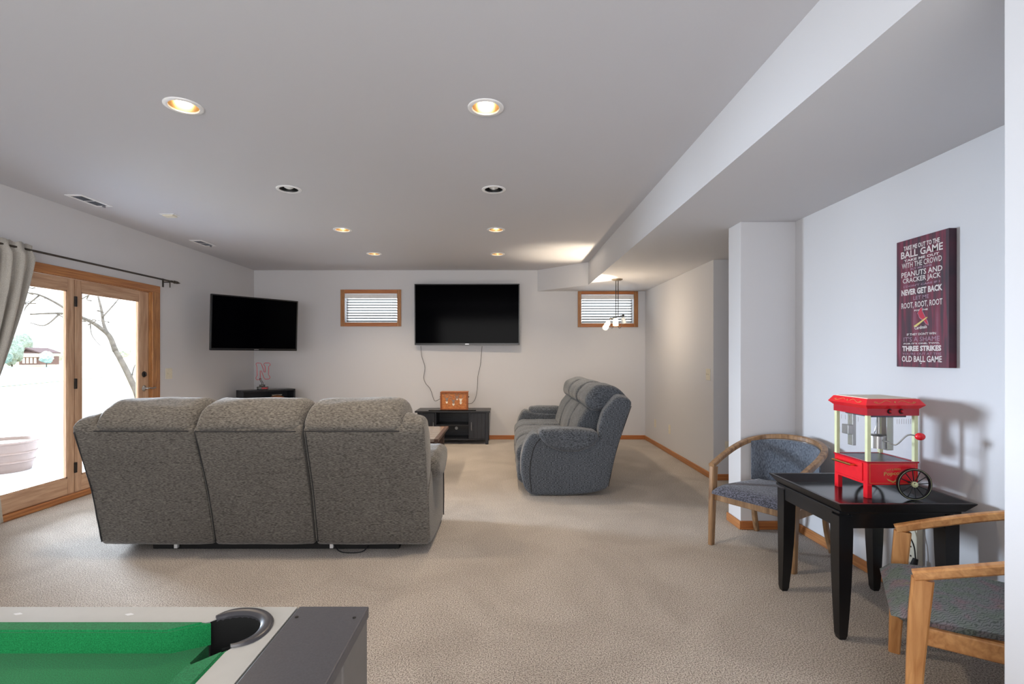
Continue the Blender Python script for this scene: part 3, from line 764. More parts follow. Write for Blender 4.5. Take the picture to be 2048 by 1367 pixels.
# neon letter sign
c = mt @ Vector((.32, .12, bh))
e = empty('neon_sign', c, math.radians(8), 'red tube letter N sign on a small black stand atop the bookcase', 'sign', local=True)
B().box(-.075, .065, -.04, .04, 0, .045, .004).build('base', M['black_gloss'], e)
B().box(-.045, .02, -.035, .035, .045, .075, .004).build('base_step', M['black_gloss'], e)
B().box(-.005, .078, -.046, -.040, .012, .034, .002).build('badge', M['neon_label'], e)
s = .00765; 
Npts = [(1060, 290), (1060, 270), (1075, 263), (1140, 265), (1155, 290), (1200, 430), (1215, 430), (1218, 330), (1195, 300), (1195, 275), (1210, 263), (1285, 263), (1300, 285), (1298, 305), (1275, 325), (1272, 475), (1290, 500), (1298, 530), (1280, 550), (1215, 553), (1195, 530), (1150, 400), (1130, 400), (1132, 560), (1075, 565), (1058, 545), (1060, 520), (1078, 490), (1075, 330)]
P3 = [((x-1178)/9.309*s, 0, (742-z)/9.309*s) for x, z in Npts]
B().tube(P3, .0042, n=8, closed=True).build('tube_letter', M['neon'], e, smooth=True)
b = B()
for dx in (0, .02): b.tube(catmull([(-.02+dx, 0, .07), (-.02+dx, 0, .10), (-.045+dx, 0, .145), (-.045+dx, 0, .17)], 5), .004, n=8)
b.build('support_tube', M['black_gloss'], e, smooth=True)

# ------------------------------------------------------------------ recliner sofas (local: x across, y forward from the rear top edge, z up)
def sofa(loc, rz, label, W, mt, name='recliner_sofa', seed=0, tilt=(0, 0, 0)):
    e = empty(name, loc, rz, label, 'sofa', local=True)
    h = W/2; aw = .22
    B().box(-h+.28, h-.22, .33, .92, .0, .05, .004).build('floor_frame', M['under'], e)
    B().box(-h+.12, h-.12, .40, .86, .05, .16, .01).build('under_mechanism', M['under'], e)
    secs = [(-h+.02, -h/3+.01), (-h/3+.01, h/3-.005), (h/3-.005, h-.02)]
    secs = [(-h, -h+.758*W/2.19), (-h+.758*W/2.19, h-.761*W/2.19), (h-.761*W/2.19, h)]
    for i, (a, c) in enumerate(secs):
        g = .004 if i != 2 else .012
        dy = tilt[i]
        def fx(v, dy=dy):
            return v+Vector((0, dy*(v.z/.9), 0))
        bp = B(); loft(bp, [(0, .885), (.15, .44), (.235, .065), (.36, .07), (.30, .46), (.15, .92)], a+g, c-.003, .018, .03, puff=.006, wr=.004, seed=seed+i, fx=fx)
        bp.build('back_panel', mt, e, smooth=True)
        # seam welt down the panel side
        w = B(); pts = [Vector((a+g+.012, y-.006, z)) for y, z in ((.012, .85), (.15, .44), (.228, .09))]
        w.tube(catmull([fx(p) for p in pts], 6), .0035, n=6); w.build('welt', M['piping'], e, smooth=True)
        # seat and backrest sit between the arms
        sa = a+(aw if i == 0 else .0)+.004; sc = c-(aw if i == 2 else .0)-.004
        ha = a+(.125 if i == 0 else 0)+.004; hc = c-(.125 if i == 2 else 0)-.004
        bc = B(); loft(bc, [(.20, .86), (.27, .42), (.50, .40), (.52, .50), (.47, .68), (.36, .84)], sa, sc, .05, .07, puff=.014, wr=.010, seed=seed+3+i, fx=fx)
        bc.build('backrest', mt, e, smooth=True)
        hd = B(); loft(hd, [(.012, .915), (.0, .865), (.04, .848), (.24, .80), (.36, .79), (.42, .87), (.39, .97), (.30, 1.035), (.17, 1.035), (.06, .985)], ha, hc,  .065, .08, puff=.008, wr=.012, seed=seed+6+i, fx=fx)
        hd.build('headrest', mt, e, smooth=True)
        lw = B(); lw.tube([fx(Vector((ha+.02+(hc-ha-.04)*k/10, -.005-.006*math.sin(PI*k/10), .858))) for k in range(11)], .0045, n=6); lw.build('headrest_seam', M['piping'], e, smooth=True)
        st = B(); loft(st, [(.44, .30), (.44, .44), (.50, .475), (.80, .475), (1.0, .47), (1.08, .40), (1.07, .28), (.98, .26)], sa, sc, .045, .07, puff=.010, wr=.012, seed=seed+9+i)
        st.build('seat', mt, e, smooth=True)
        ft = B(); loft(ft, [(.95, .07), (.95, .28), (1.03, .30), (1.075, .24), (1.07, .10), (1.03, .06)], sa, sc, .04, .05, puff=.008, wr=.010, seed=seed+12+i)
        ft.build('footrest', mt, e, smooth=True)
    for sg in (-1, 1):
        xa, xb = sorted((sg*(h+.005), sg*(h-aw)))
        side = [(.17, .42), (.245, .066), (.40, .03), (.62, .012), (.95, .014), (1.01, .07), (1.045, .19), (1.045, .36), (1.01, .50), (.945, .595), (.80, .56), (.40, .54), (.30, .56)]
        s = B(); loft(s, side, xa, xb, .03, .035, n=64, puff=.006, wr=.005, seed=seed+20+sg); arm = s.build('arm', mt, e, smooth=True)
        # front welt
        ws = B(); xo = sg*(h+.009)
        ws.tube(catmull([(xo, .86, .56), (xo, .93, .45), (xo, .965, .25), (xo, .95, .04)], 6), .004, n=6); ws.build('arm_welt', M['piping'], arm, smooth=True)
        pa, pb = sorted((sg*(h+.055), sg*(h-aw+.01)))
        pad = B(); loft(pad, [(.335, .61), (.315, .55), (.38, .475), (.50, .43), (.62, .425), (.74, .45), (.83, .51), (.88, .58), (.86, .63), (.74, .635), (.50, .635)], pa, pb, .055, .045, n=60, puff=.006, wr=.006, seed=seed+30+sg)
        pad.build('arm_pad', mt, arm, smooth=True)
        wa, wb = sorted((sg*(h+.004), sg*(h-.14)))
        ti = tilt[0 if sg < 0 else 2]
        def fx(v, dy=ti, sg=sg):
            return v+Vector((0, dy*(v.z/.9), .035*max(0, 1-abs(v.x*sg-(h-.14))/.14)*max(0, (v.z-.8)/.15)))
        wg = B(); loft(wg, [(.002, .885), (.10, .60), (.155, .44), (.31, .53), (.315, .64), (.27, .80), (.14, .935), (.05, .92)], wa, wb, .03, .035, puff=.004, wr=.004, seed=seed+40+sg, fx=fx)
        wg.build('wing', mt, e, smooth=True)
    return e
s1 = sofa((-1.605, 3.115, 0), 0, 'long grey three-seat reclining sofa seen from behind, facing the back wall', 2.19, M['sofa'], seed=1, tilt=(0, -.012, 0))
b = B()
for k in range(5): b.tube(catmull([(-.55+.14*k, .36, .085), (-.50+.14*k, .33, .045), (-.45+.14*k, .34, .07), (-.4+.14*k, .36, .09)], 6), .0035, n=6)
for x in (.42, -.62): pass
b.build('motor_cable', M['cord_black'], s1, smooth=True)
for x in (-.64, .42): B().box(x-.012, x+.012, .30, .325, .015, .045, .003).build('cable_tag', M['white_plastic'], s1)
b = B(); b.tube(catmull([(.43, .31, .05), (.48, .27, .012), (.55, .25, .006), (.64, .27, .006), (.68, .32, .04)], 8), .004, n=6); b.build('loose_cable', M['cord_black'], s1, smooth=True)
s2 = sofa((1.195, 5.84, 0), PI/2, 'blue-grey reclining sofa seen from its arm end, facing the patio doors', 2.22, M['sofa2'], seed=50)

# ------------------------------------------------------------------ coffee table
e = empty('coffee_table', (-1.25, 5.74, 0), label='dark plank coffee table in front of the long sofa, mostly hidden', cat='coffee table')
x0, x1, y0, y1, zt = -1.80, -.705, 5.26, 6.24, .45
n = 6; pw = (y1-y0-.02)/n
for i in range(n):
    B().box(x0+.02, x1-.045, y0+.01+i*pw+.0025, y0+.01+(i+1)*pw-.0025, zt-.028, zt, .002).build('plank', M['table_plank'], e)
for q in ((x0-.02, x0+.02, y0, y1), (x1-.045, x1, y0, y1)): B().box(*q, zt-.03, zt+.001, .003).build('end_board', M['table_edge'], e)
B().box(x0+.02, x1-.05, y0+.02, y1-.02, zt-.085, zt-.029, .002).build('apron', M['table_edge'], e)
for x in (x0+.05, x1-.12):
    for y in (y0+.04, y1-.11): B().box(x, x+.07, y, y+.07, 0, zt-.03, .003).build('leg', M['table_edge'], e)

# ------------------------------------------------------------------ pendant light over hallway side
pc = Vector((1.645, 6.72*1.1, ZL)); 
Yp = (ZL-CAMZ)*F/(CY-558); pc = Vector(((1234-CX)*Yp/F, Yp, ZL)); q = Yp/F
def pp(px, py, dy=0): 
    return Vector(((px-CX)*(Yp+dy)/F, Yp+dy, CAMZ-(py-CY)*(Yp+dy)/F))
e = empty('pendant_light', pc, label='bronze track pendant with frosted glass shades hanging by the small window', cat='pendant light')
b = B(); b.lathe([(0, 0), (.074, 0), (.074, -.008), (.05, -.022), (0, -.024)], pc, 28); b.build('canopy', M['brownzinc'], e, smooth=40)
for dx in (-.015, .015):
    t = pc+Vector((dx, 0, -.02)); B().cyl(t, (t.x, t.y, pp(0, 632).z), .0055, n=10).build('stem', M['bronze'], e)
A_, Z_ = pp(1221, 637, -.06), pp(1246.5, 630.5, .16)
b = B(); b.tube([A_, Z_], .008, n=10); b.sphere(A_, .015); b.sphere(Z_, .017); b.build('cross_bar', M['bronze'], e, smooth=40)
def shade(p, d, L, r, on, nm='shade', cap=True):
    d = Vector(d).normalized(); p = Vector(p)
    m = Matrix.Translation(p) @ d.to_track_quat('Z', 'Y').to_matrix().to_4x4()
    b = B(); b.lathe([(.012, 0), (r*.75, .006), (r*.95, L*.4), (r, L), (r*.9, L), (r*.6, .01)], (0, 0, 0), 20)
    for v in b.bm.verts: v.co = m @ v.co
    b.build(nm, M['shade_on' if on else 'shade_off'], e, smooth=50)
shade(pp(1218, 643, -.05), (-.55, -.3, -.75), .075, .033, True)
shade(pp(1214, 650, -.12), (-.5, -.7, -.55), .07, .036, True)
shade(pp(1231, 636, 0), (0, -.15, -1), .10, .036, True)
shade(pp(1245, 634, .12), (.35, .3, -.9), .085, .032, False)
for px in (1223, 1238.5):
    c = pp(px, 648, 0); b = B(); R = .030 
    pts = [c+Vector((R*math.sin(t), 0, R*math.cos(t)*1.15)) for t in [(-.15+1.15*2*PI/2*k/8-.2) for k in range(0)]]
    pts = catmull([pp(px-1 if px < 1230 else px+2, 634), pp(px-1 if px < 1230 else px+1, 643), pp(px-3, 650), pp(px, 655.5), pp(px+4, 653), pp(px+4.5, 648)], 6)
    b.tube(pts, .0035, n=6); b.build('scroll_arm', M['bronze'], e, smooth=True)
light('pendant_lamp', 'POINT', pp(1226, 650, -.20)+Vector((-.03, 0, .0)), 9, WARM, shadow_soft_size=.03)
light('pendant_uplight', 'SPOT', pp(1216, 634, -.05)+Vector((0, 0, .02)), 42, (1, .84, .62), target=pp(1216, 634, -.05)+Vector((-.45, 0, 1)), spot_size=math.radians(80), spot_blend=.7, shadow_soft_size=.02)

# ------------------------------------------------------------------ side table with tray top
e = empty('side_table', (1.83, 2.59, 0), label='black square side table with raised tray rim holding the popcorn machine', cat='side table')
tx0, tx1, ty0, ty1 = 1.552, 2.112, 2.335, 2.865
for sx, x in ((1, tx0), (-1, tx1)):
    for sy, y in ((1, ty0), (-1, ty1)):
        b = B(); prof = [(.578, .064), (.50, .066), (.40, .064), (.28, .060), (.14, .052), (.02, .042), (0, .036)]
        rings = []
        for z, w in prof:
            x2, y2 = x+sx*w, y+sy*w; o = 0 if z > .01 else .004
            if z < .45:
                xo = x+sx*.004*(.45-z)/.45; yo = y+sy*.004*(.45-z)/.45
            else: xo, yo = x, y
            rings.append([b.bm.verts.new(v) for v in ((xo+sx*o, yo+sy*o, z), (x2, yo+sy*o, z), (x2, y2, z), (xo+sx*o, y2, z))])
        for r0, r1 in zip(rings, rings[1:]):
            for k in range(4): b.bm.faces.new((r0[k], r0[(k+1) % 4], r1[(k+1) % 4], r1[k]))
        b.bm.faces.new(rings[0]); b.bm.faces.new(rings[-1])
        bmesh.ops.recalc_face_normals(b.bm, faces=b.bm.faces[:])
        b.build('leg', M['black_lacquer'], e)
b = B(); 
for q in ((tx0+.06, tx1-.06, ty0+.006, ty0+.024), (tx0+.06, tx1-.06, ty1-.024, ty1-.006), (tx0+.006, tx0+.024, ty0+.06, ty1-.06), (tx1-.024, tx1-.006, ty0+.06, ty1-.06)):
    B().box(*q, .520, .592, .002).build('apron', M['black_lacquer'], e)
B().box(tx0-.006, tx1+.006, ty0-.006, ty1+.006, .590, .604, .004).build('top_board', M['black_lacquer'], e)
B().box(tx0+.005, tx1-.005, ty0+.005, ty1-.005, .603, .614, .001).build('tray_panel', M['black_lacquer_top'], e)
rx0, rx1, ry0, ry1 = 1.520, 2.150, 2.285, 2.895
b = B(); 
prof = [(0, .650), (0, .646), (.030, .606), (.052, .606), (.060, .613), (.016, .650)]     # inset, height around the rim
rings = []
for ins, z in prof:
    rings.append([b.bm.verts.new(v) for v in ((rx0+ins, ry0+ins, z), (rx1-ins, ry0+ins, z), (rx1-ins, ry1-ins, z), (rx0+ins, ry1-ins, z))])
rings.append(rings[0])
for r0, r1 in zip(rings, rings[1:]):
    for k in range(4): b.bm.faces.new((r0[k], r0[(k+1) % 4], r1[(k+1) % 4], r1[k]))
b.build('tray_rim', M['black_lacquer'], e)

# ------------------------------------------------------------------ popcorn machine
X0, X1, Y0, Y1 = 1.802, 2.055, 2.50, 2.75; ZT = .614
e = empty('popcorn_machine', ((X0+X1)/2, (Y0+Y1)/2, ZT), label='red and clear tabletop popcorn cart with spoked wheels on the black side table', cat='popcorn machine')
body = B().box(X0, X1, Y0, Y1, .681, .794, .003).build('base_cabinet', M['red'], e)
fx_ = B()
for q in ((X0-.003, X1+.003, Y0-.003, Y0+.012), (X0-.003, X1+.003, Y1-.012, Y1+.003), (X0-.003, X0+.012, Y0+.012, Y1-.012), (X1-.012, X1+.003, Y0+.012, Y1-.012)): fx_.box(*q, .790, .798, .001)
fx_.build('base_lip', M['red_d'], e)
B().box(X0+.01, X1-.01, Y0+.01, Y1-.01, .793, .7955).build('tray_floor', M['grey_metal'], e)
dr = B().box(X0-.006, X0, Y0+.03, Y1-.012, .695, .786, .002).build('drawer_front', M['red'], e)
h = B(); h.tube([(X0-.03, Y0+.075, .766), (X0-.03, Y1-.03, .766)], .0055, n=10)
for y in (Y0+.08, Y1-.035): h.cyl((X0-.03, y, .766), (X0-.004, y, .766), .005, n=10)
h.build('drawer_handle', M['brass'], dr, smooth=40)
for x0_, y0_ in ((X0, Y0), (X0, Y1-.03)):
    B().box(x0_, x0_+.024, y0_, y0_+.03, ZT, .683, .002).build('leg', M['red'], e)
for x in (X0, X1-.018):
    for y in (Y0, Y1-.018):
        B().box(x, x+.018, y, y+.018, .794, 1.03, .001).build('corner_post', M['cream'], e)
B().box(X0+.018, X1-.018, Y0+.004, Y0+.006, .797, 1.028).build('front_pane', M['glass2'], e)
B().box(X0+.004, X0+.006, Y0+.018, Y1-.018, .797, 1.028).build('side_pane', M['glass2'], e)
B().box(X1-.006, X1-.004, Y0+.018, Y1-.018, .797, 1.028).build('side_pane', M['glass2'], e)
B().box(X0+.018, X1-.018, Y1-.006, Y1-.004, .797, 1.028).build('back_pane', M['glass2'], e)
for k in range(7):
    x = 1.952+k*.0115; B().box(x, x+.0011, Y0+.0032, Y0+.004, .985, 1.01).build('printed_stripe', M['grey_paint'], e)
for k in range(5):
    y = Y0+.07+k*.032; B().box(X0+.0032, X0+.004, y, y+.0012, .988, 1.012).build('printed_stripe', M['grey_paint'], e)
# canopy: stepped box with flared band
def bandring(b, prof):
    rings = []
    for o, z in prof: rings.append([b.bm.verts.new(v) for v in ((X0-o, Y0-o, z), (X1+o, Y0-o, z), (X1+o, Y1+o, z), (X0-o, Y1+o, z))])
    for r0, r1 in zip(rings, rings[1:]):
        for k in range(4): b.bm.faces.new((r0[k], r0[(k+1) % 4], r1[(k+1) % 4], r1[k]))
    b.bm.faces.new(rings[0]); b.bm.faces.new(rings[-1])
b = B(); bandring(b, [(.003, 1.027), (.003, 1.062)]); can_lo = b.build('control_band', M['red_d'], e)
b = B(); bandring(b, [(.004, 1.062), (.022, 1.080), (.003, 1.110)]); can_hi = b.build('canopy', M['red'], e)
b = B(); bandring(b, [(-.006, 1.110), (-.006, 1.113)]); b.build('canopy_top', M['white_paint'], e)
for x in (1.911, 1.968):
    k = B(); k.lathe([(0, -.005), (.011, -.005), (.0125, -.002), (.0125, 0)], (x, Y0-.003, 1.0485), 22, 'Y'); k.build('control_knob', M['tyre'], can_lo, smooth=40)
    k = B(); k.lathe([(0, -.015), (.006, -.0145), (.0078, -.012), (.0082, -.005)], (x, Y0-.003, 1.0485), 18, 'Y'); k.build('knob_grip', M['red_d'], can_lo, smooth=40)
def fl_front(u, v):   # point on the sloped upper canopy band, front; u across 0..1, v up 0..1
    z = 1.082+.026*v; o = .022-.019*(z-1.080)/.030
    return Vector((X0+(X1-X0)*u, Y0-o-.0012, z))
def fl_side(u, v):
    z = 1.082+.026*v; o = .022-.019*(z-1.080)/.030
    return Vector((X0-o-.0012, Y1-(Y1-Y0)*u, z))
for fn in (fl_front, fl_side):
    b = B()
    for sg in (-1, 1):
        b.tube([fn(.5+sg*(.07+.33*t), .5+.28*math.sin(t*2*PI*.95)*(1-.3*t)) for t in [k/16 for k in range(17)]], .0009, n=5)
        b.tube([fn(.5+sg*(.38+.03*math.cos(a)), .45+.12*math.sin(a)) for a in [k*.6 for k in range(9)]], .0008, n=5)
    c = fn(.5, .5); b.sphere(c, .003, 1, 1, 1.6, u=8, v=6)
    b.build('gold_scroll', M['gold_print'], can_hi)
# lettering on the base front
def face(u0, z0): return lambda u, v, t: Vector((u0+u, Y0-t-.0002, z0+v))
b = B(); text_mesh(b, 'Popcorn', .104, .024, lambda u, v, t: Vector((1.884+u, Y0-.001, .722+v+.07*u)), bold=.02); b.build('lettering', M['gold_print'], body)
b = B(); text_mesh(b, 'HOT & FRESH', .070, .009, lambda u, v, t: Vector((1.896+u, Y0-.001, .752+v+.07*u)), bold=.01); b.build('lettering', M['gold_print'], body)
b = B()
for q in ((X0+.012, X1-.012, .786, .787), (X0+.012, X1-.012, .690, .691)): b.box(q[0], q[1], Y0-.0008, Y0, q[2], q[3])
for q in ((X0+.012, X0+.013, .690, .787), (X1-.013, X1-.012, .690, .787)): b.box(q[0], q[1], Y0-.0008, Y0, q[2], q[3])
b.prism([(1.898, .714), (1.93, .700), (1.962, .718), (1.954, .706), (1.93, .693), (1.905, .704)], Y0-.0008, Y0, 'Y')
b.build('gold_border', M['gold_print'], body)
# kettle assembly
b = B(); b.cyl((1.94, 2.62, .845), (1.94, 2.62, .905), .036, n=28); b.lathe([(.038, .905), (.038, .909), (.030, .916), (0, .918)], (1.94, 2.62, 0), 28); k0 = b.build('kettle', M['aluminium'], e, smooth=40)
b = B(); b.cyl((1.94, 2.62, .915), (1.94, 2.62, 1.03), .003, n=8); b.tube(catmull([(1.915, 2.61, .918), (1.917, 2.60, .95), (1.93, 2.61, 1.0), (1.933, 2.62, 1.03)], 5), .003, n=6); b.cyl((1.955, 2.63, .91), (1.955, 2.63, 1.03), .007, n=10); b.build('drive_shaft', M['aluminium'], k0, smooth=40)
b = B(); b.box(1.975, 2.010, 2.60, 2.64, .835, 1.028, .003); b.build('kettle_bracket', M['aluminium'], e)
b = B(); b.box(1.80+.04, 1.80+.058, 2.66, 2.70, .85, 1.028, .002); b.box(1.812, 1.84, 2.655, 2.705, .91, .96, .002); b.build('wiring_box', M['aluminium'], e)
b = B(); b.box(1.84, 2.02, 2.53, 2.72, 1.015, 1.028, .002); b.build('heater_panel', M['grey_metal'], e)
b = B(); b.tube(catmull([(1.945, 2.585, .888), (1.925, 2.53, .892), (1.904, 2.47, .890), (1.912, 2.452, .893), (1.936, 2.43, .934), (1.947, 2.42, .944), (1.958, 2.415, .944), (1.972, 2.41, .941)], 6), .0034, n=8); ck = b.build('crank', M['steel'], e, smooth=True)
b = B(); b.sphere((2.004+.005, 2.40, .0), .0, u=8, v=6); b.bm.clear(); b.sphere((1.986, 2.405, .938), .0195, 1.12, 1, .92); b.build('crank_knob', M['red'], ck, smooth=True)
b = B(); b.cyl((2.008, Y0-.04, .697), (2.008, Y1+.04, .697), .005, n=12); b.build('axle', M['tyre'], e)
def wheel(y, yaw):
    c = Vector((2.012, y, .6925)); R = .0785
    def fin(bb): 
        m = Matrix.Translation(c) @ Matrix.Rotation(yaw, 4, 'Z')
        for v in bb.bm.verts: v.co = m @ v.co
        return bb
    b = B(); b.lathe([(R-.011, -.006), (R-.001, -.007), (R, 0), (R-.001, .007), (R-.011, .006), (R-.012, 0), (R-.011, -.006)], (0, 0, 0), 48, 'Y'); w = fin(b).build('wheel', M['tyre'], e, smooth=50)
    b = B(); b.lathe([(R-.0055, -.0062), (R-.0045, -.0078), (R-.0035, -.0062)], (0, 0, 0), 48, 'Y'); fin(b).build('rim_line', M['cream'], w, smooth=True)
    for k in range(12):
        a = 2*PI*k/12+.1; b = B(); b.cyl((.012*math.cos(a), 0, .012*math.sin(a)), ((R-.007)*math.cos(a), 0, (R-.007)*math.sin(a)), .0024, .002, n=8); fin(b).build('spoke', M['tyre'], w)
    b = B(); b.lathe([(0, -.018), (.006, -.017), (.008, -.011), (.014, -.009), (.014, .008), (0, .008)], (0, 0, 0), 20, 'Y'); fin(b).build('hub', M['cream'], w, smooth=40)
wheel(Y0-.028, math.radians(-8)); wheel(Y1+.026, math.radians(-4))

# ------------------------------------------------------------------ barrel arm chairs (local: x across, y forward, z up)
def chair(loc, rz, label, wd, wdz, seatm, backm):
    e = empty('armchair', loc, rz, label, 'armchair', local=True)
    rail = [(.283, .240, .552), (.292, .10, .602), (.290, -.06, .655), (.262, -.19, .695), (.19, -.275, .722), (.09, -.315, .735), (0, -.325, .738)]
    rail = rail+[(-x, y, z) for x, y, z in rail[-2::-1]]
    B().sweep(catmull(rail, 6), .040, .034).build('arm_rail', wd, e, smooth=30)
    for sx in (-1, 1):
        B().sweep([(sx*.281, .245, 0), (sx*.281, .235, .25), (sx*.281, .225, .42), (sx*.282, .215, .545)], 0, 0, up=(0, 1, 0), ws=[(.030, .042), (.032, .052), (.034, .060), (.034, .062)]).build('leg', wdz, e, smooth=30)
        B().sweep(catmull([(sx*.262, -.292, 0), (sx*.252, -.245, .14), (sx*.245, -.222, .30), (sx*.240, -.215, .40)], 5), 0, 0, up=(0, 1, 0), ws=[(.030, .036)]*16).build('leg', wdz, e, smooth=30)
        B().sweep([(sx*.268, .225, .342), (sx*.248, -.225, .330)], .024, .062).build('side_rail', wd, e, smooth=30)
    B().sweep([(-.268, .222, .342), (.268, .222, .342)], .024, .058).build('front_rail', wd, e, smooth=30)
    B().sweep([(-.240, -.222, .330), (.240, -.222, .330)], .024, .058).build('rear_rail', wd, e, smooth=30)
    # upholstered seat: trapezoid with crowned top
    b = B(); nx, ny = 18, 16; top, bot = [], []
    for j in range(ny+1):
        v = j/ny; y = -.235+.535*v; hw = .215+.055*min(1, v/.8) - (.03*((v-.86)/.14)**2 if v > .86 else 0)
        if .80 < v: hw = min(hw, .262)
        rt, rb = [], []
        for i in range(nx+1):
            u = i/nx*2-1; ed = max(abs(u), abs(2*v-1))
            z = .428-.034*max(0, (ed-.75)/.25)**2.2+.008*(1-u*u)*(1-(2*v-1)**2)-.012*math.sin(PI*min(1, max(0, v*1.1)))*0
            z -= .020*max(0, (v-.75)/.25)**2
            rt.append(b.bm.verts.new((u*hw, y, z))); rb.append(b.bm.verts.new((u*(hw-.012), y-(.02 if v == 1 else 0), .368)))
        top.append(rt); bot.append(rb)
    for j in range(ny):
        for i in range(nx):
            b.bm.faces.new((top[j][i], top[j][i+1], top[j+1][i+1], top[j+1][i])); b.bm.faces.new((bot[j][i+1], bot[j][i], bot[j+1][i], bot[j+1][i+1]))
    for i in range(nx): b.bm.faces.new((top[0][i+1], top[0][i], bot[0][i], bot[0][i+1])); b.bm.faces.new((top[ny][i], top[ny][i+1], bot[ny][i+1], bot[ny][i]))
    for j in range(ny): b.bm.faces.new((top[j][0], top[j+1][0], bot[j+1][0], bot[j][0])); b.bm.faces.new((top[j+1][nx], top[j][nx], bot[j][nx], bot[j+1][nx]))
    b.build('seat', seatm, e, smooth=60)
    # curved upholstered back inside the rail
    b = B(); cols = []
    arc = catmull([(.236, -.178), (.17, -.250), (.08, -.285), (0, -.295), (-.08, -.285), (-.17, -.250), (-.236, -.178)], 6)
    na = len(arc)
    for i, p in enumerate(arc):
        c0 = Vector((0, .05)); d = (c0-Vector(p)).normalized(); k = abs(i/(na-1)*2-1)
        ztop = .716-.022*k**2.2; zbot = .41
        th_ = .018*(1-k**6)+.006
        ring = []
        for s in range(13):
            t = s/12; z = zbot+(ztop-zbot)*t; bul = th_*math.sin(PI*min(1, max(0, t*.96+.02)))**.4
            q = Vector(p)+d*(bul-.004); ring.append((q.x, q.y, z))
        back = [(p[0]-d.x*.008, p[1]-d.y*.008, zbot+(ztop-zbot)*s/4) for s in range(4, -1, -1)]
        cols.append([b.bm.verts.new(v) for v in ring+back])
    L = len(cols[0])
    for a, c in zip(cols, cols[1:]):
        for k in range(L): b.bm.faces.new((a[k], a[(k+1) % L], c[(k+1) % L], c[k]))
    b.bm.faces.new(cols[0]); b.bm.faces.new(cols[-1][::-1])
    b.build('backrest', backm, e, smooth=60)
    return e
chair((1.806, 3.43, 0), math.atan2(.835, -.55), 'barrel-back armchair with dark slate seat between the pillar and black table', M['chair_oak'], M['chair_oak'], M['chair_fab'], M['chair_back_fab'])
chair((1.795, 1.88, 0), math.atan2(.84, .54), 'honey wood armchair with wavy patterned seat in front of the black table', M['chair_honey'], M['chair_honey_z'], M['pattern'], M['pattern'])

# ------------------------------------------------------------------ poster (canvas on right wall)
PXf, PY0, PY1, PZ0, PZ1 = XR-.040, 2.462, 2.792, 1.265, 1.952
e = empty('wall_sign', (XR-.02, (PY0+PY1)/2, PZ0), label='dark red plank-look canvas with white ball game song lettering on the wall', cat='wall art')
b = B().box(PXf, XR-.001, PY0, PY1, PZ0, PZ1, .002); pan = b.build('canvas', M['poster'], e)
# (text, centre v from top 0..1, width fraction, height m, bold, faded)
H = PZ1-PZ0; Wd = PY1-PY0
lines = [('TAKE ME OUT TO THE', .072, .74, .026, .03, 0), ('BALL GAME', .122, .86, .040, .02, 0), ('TAKE ME OUT', .170, .72, .014, .03, 0), ('WITH THE CROWD', .208, .82, .030, .01, 0),
 ('BUY ME SOME', .243, .44, .012, .02, 1), ('PEANUTS AND', .280, .84, .030, .015, 0), ('CRACKER JACK', .333, .78, .036, .015, 0), ("I DON'T CARE IF I", .374, .74, .011, .02, 1),
 ('NEVER GET BACK', .420, .84, .034, .04, 0), ('LET ME', .472, .32, .020, .01, 1), ('ROOT, ROOT, ROOT', .527, .84, .038, .015, 0), ('FOR THE', .569, .28, .009, .03, 0),
 ("IF THEY DON'T WIN", .752, .60, .013, .02, 0), ("IT'S A SHAME", .790, .74, .026, .0, 1), ("FOR IT'S ONE, TWO,", .825, .74, .010, .03, 0), ('THREE STRIKES', .862, .80, .030, .045, 0),
 ("YOU'RE OUT AT THE", .903, .80, .013, .0, 1), ('OLD BALL GAME', .943, .82, .034, .02, 0)]
for s, v, wf, hh, bo, dim in lines:
    w = wf*Wd*.93; zc = PZ1-v*H+.004; y0 = (PY0+PY1)/2+w/2
    hh *= .95
    b = B(); text_mesh(b, s, w, hh, lambda u, vv, t, y0=y0, zc=zc, hh=hh: Vector((PXf-.0012, y0-u, zc-hh/2+vv)), bold=bo)
    b.build('lettering', M['letter_dim' if dim else 'letter'], pan)
cyc, czc = (PY0+PY1)/2, PZ1-.643*H
def pb(poly, name, mat, t=.0012):
    b = B(); b.prism([(cyc-u, czc+v) for u, v in poly], PXf-t, PXf-.0002, 'X'); b.build(name, M[mat], pan)
pb([(-.014, .048), (-.006, .060), (.008, .066), (.006, .050), (.014, .036), (.024, .018), (.040, -.010), (.044, -.026), (.032, -.018), (.020, -.004), (.006, .006), (-.008, .016), (-.014, .030), (-.020, .038)], 'bird_emblem', 'bird_red', .0014)
pb([(-.016, .050), (-.006, .063), (.010, .070), (.009, .050), (.017, .036), (.027, .018), (.044, -.010), (.048, -.030), (.030, -.021), (.018, -.007), (.004, .003), (-.011, .014), (-.017, .030), (-.024, .038)], 'emblem_outline', 'letter_dim', .0009)
pb([(-.045, -.026), (-.042, -.034), (-.032, -.033), (.038, .010), (.040, .015), (.036, .015), (-.036, -.022)], 'bat_emblem', 'bat_yellow', .0017)
b = B(); text_mesh(b, 'Cardinals', .078, .017, lambda u, vv, t: Vector((PXf-.002, cyc+.040-u, czc-.047+vv+.06*u)), bold=.02); b.build('emblem_script', M['letter'], pan)
b = B(); b.box(PXf-.0012, PXf, cyc-.004, cyc+.004, PZ0+.018, PZ0+.023); b.build('small_mark', M['letter'], pan)

# ------------------------------------------------------------------ pool table
ZP = .80
e = empty('pool_table', (-1.1, .5, 0), label='green felt pool table with silver rails and dark end cabinet', cat='pool table')
TX0, TX1 = -2.35, -.2855; TY1, TY0 = 1.05, -.05
RX = -.431          # dark end board starts here
pcx, pcy, pr = -.533, .958, .062
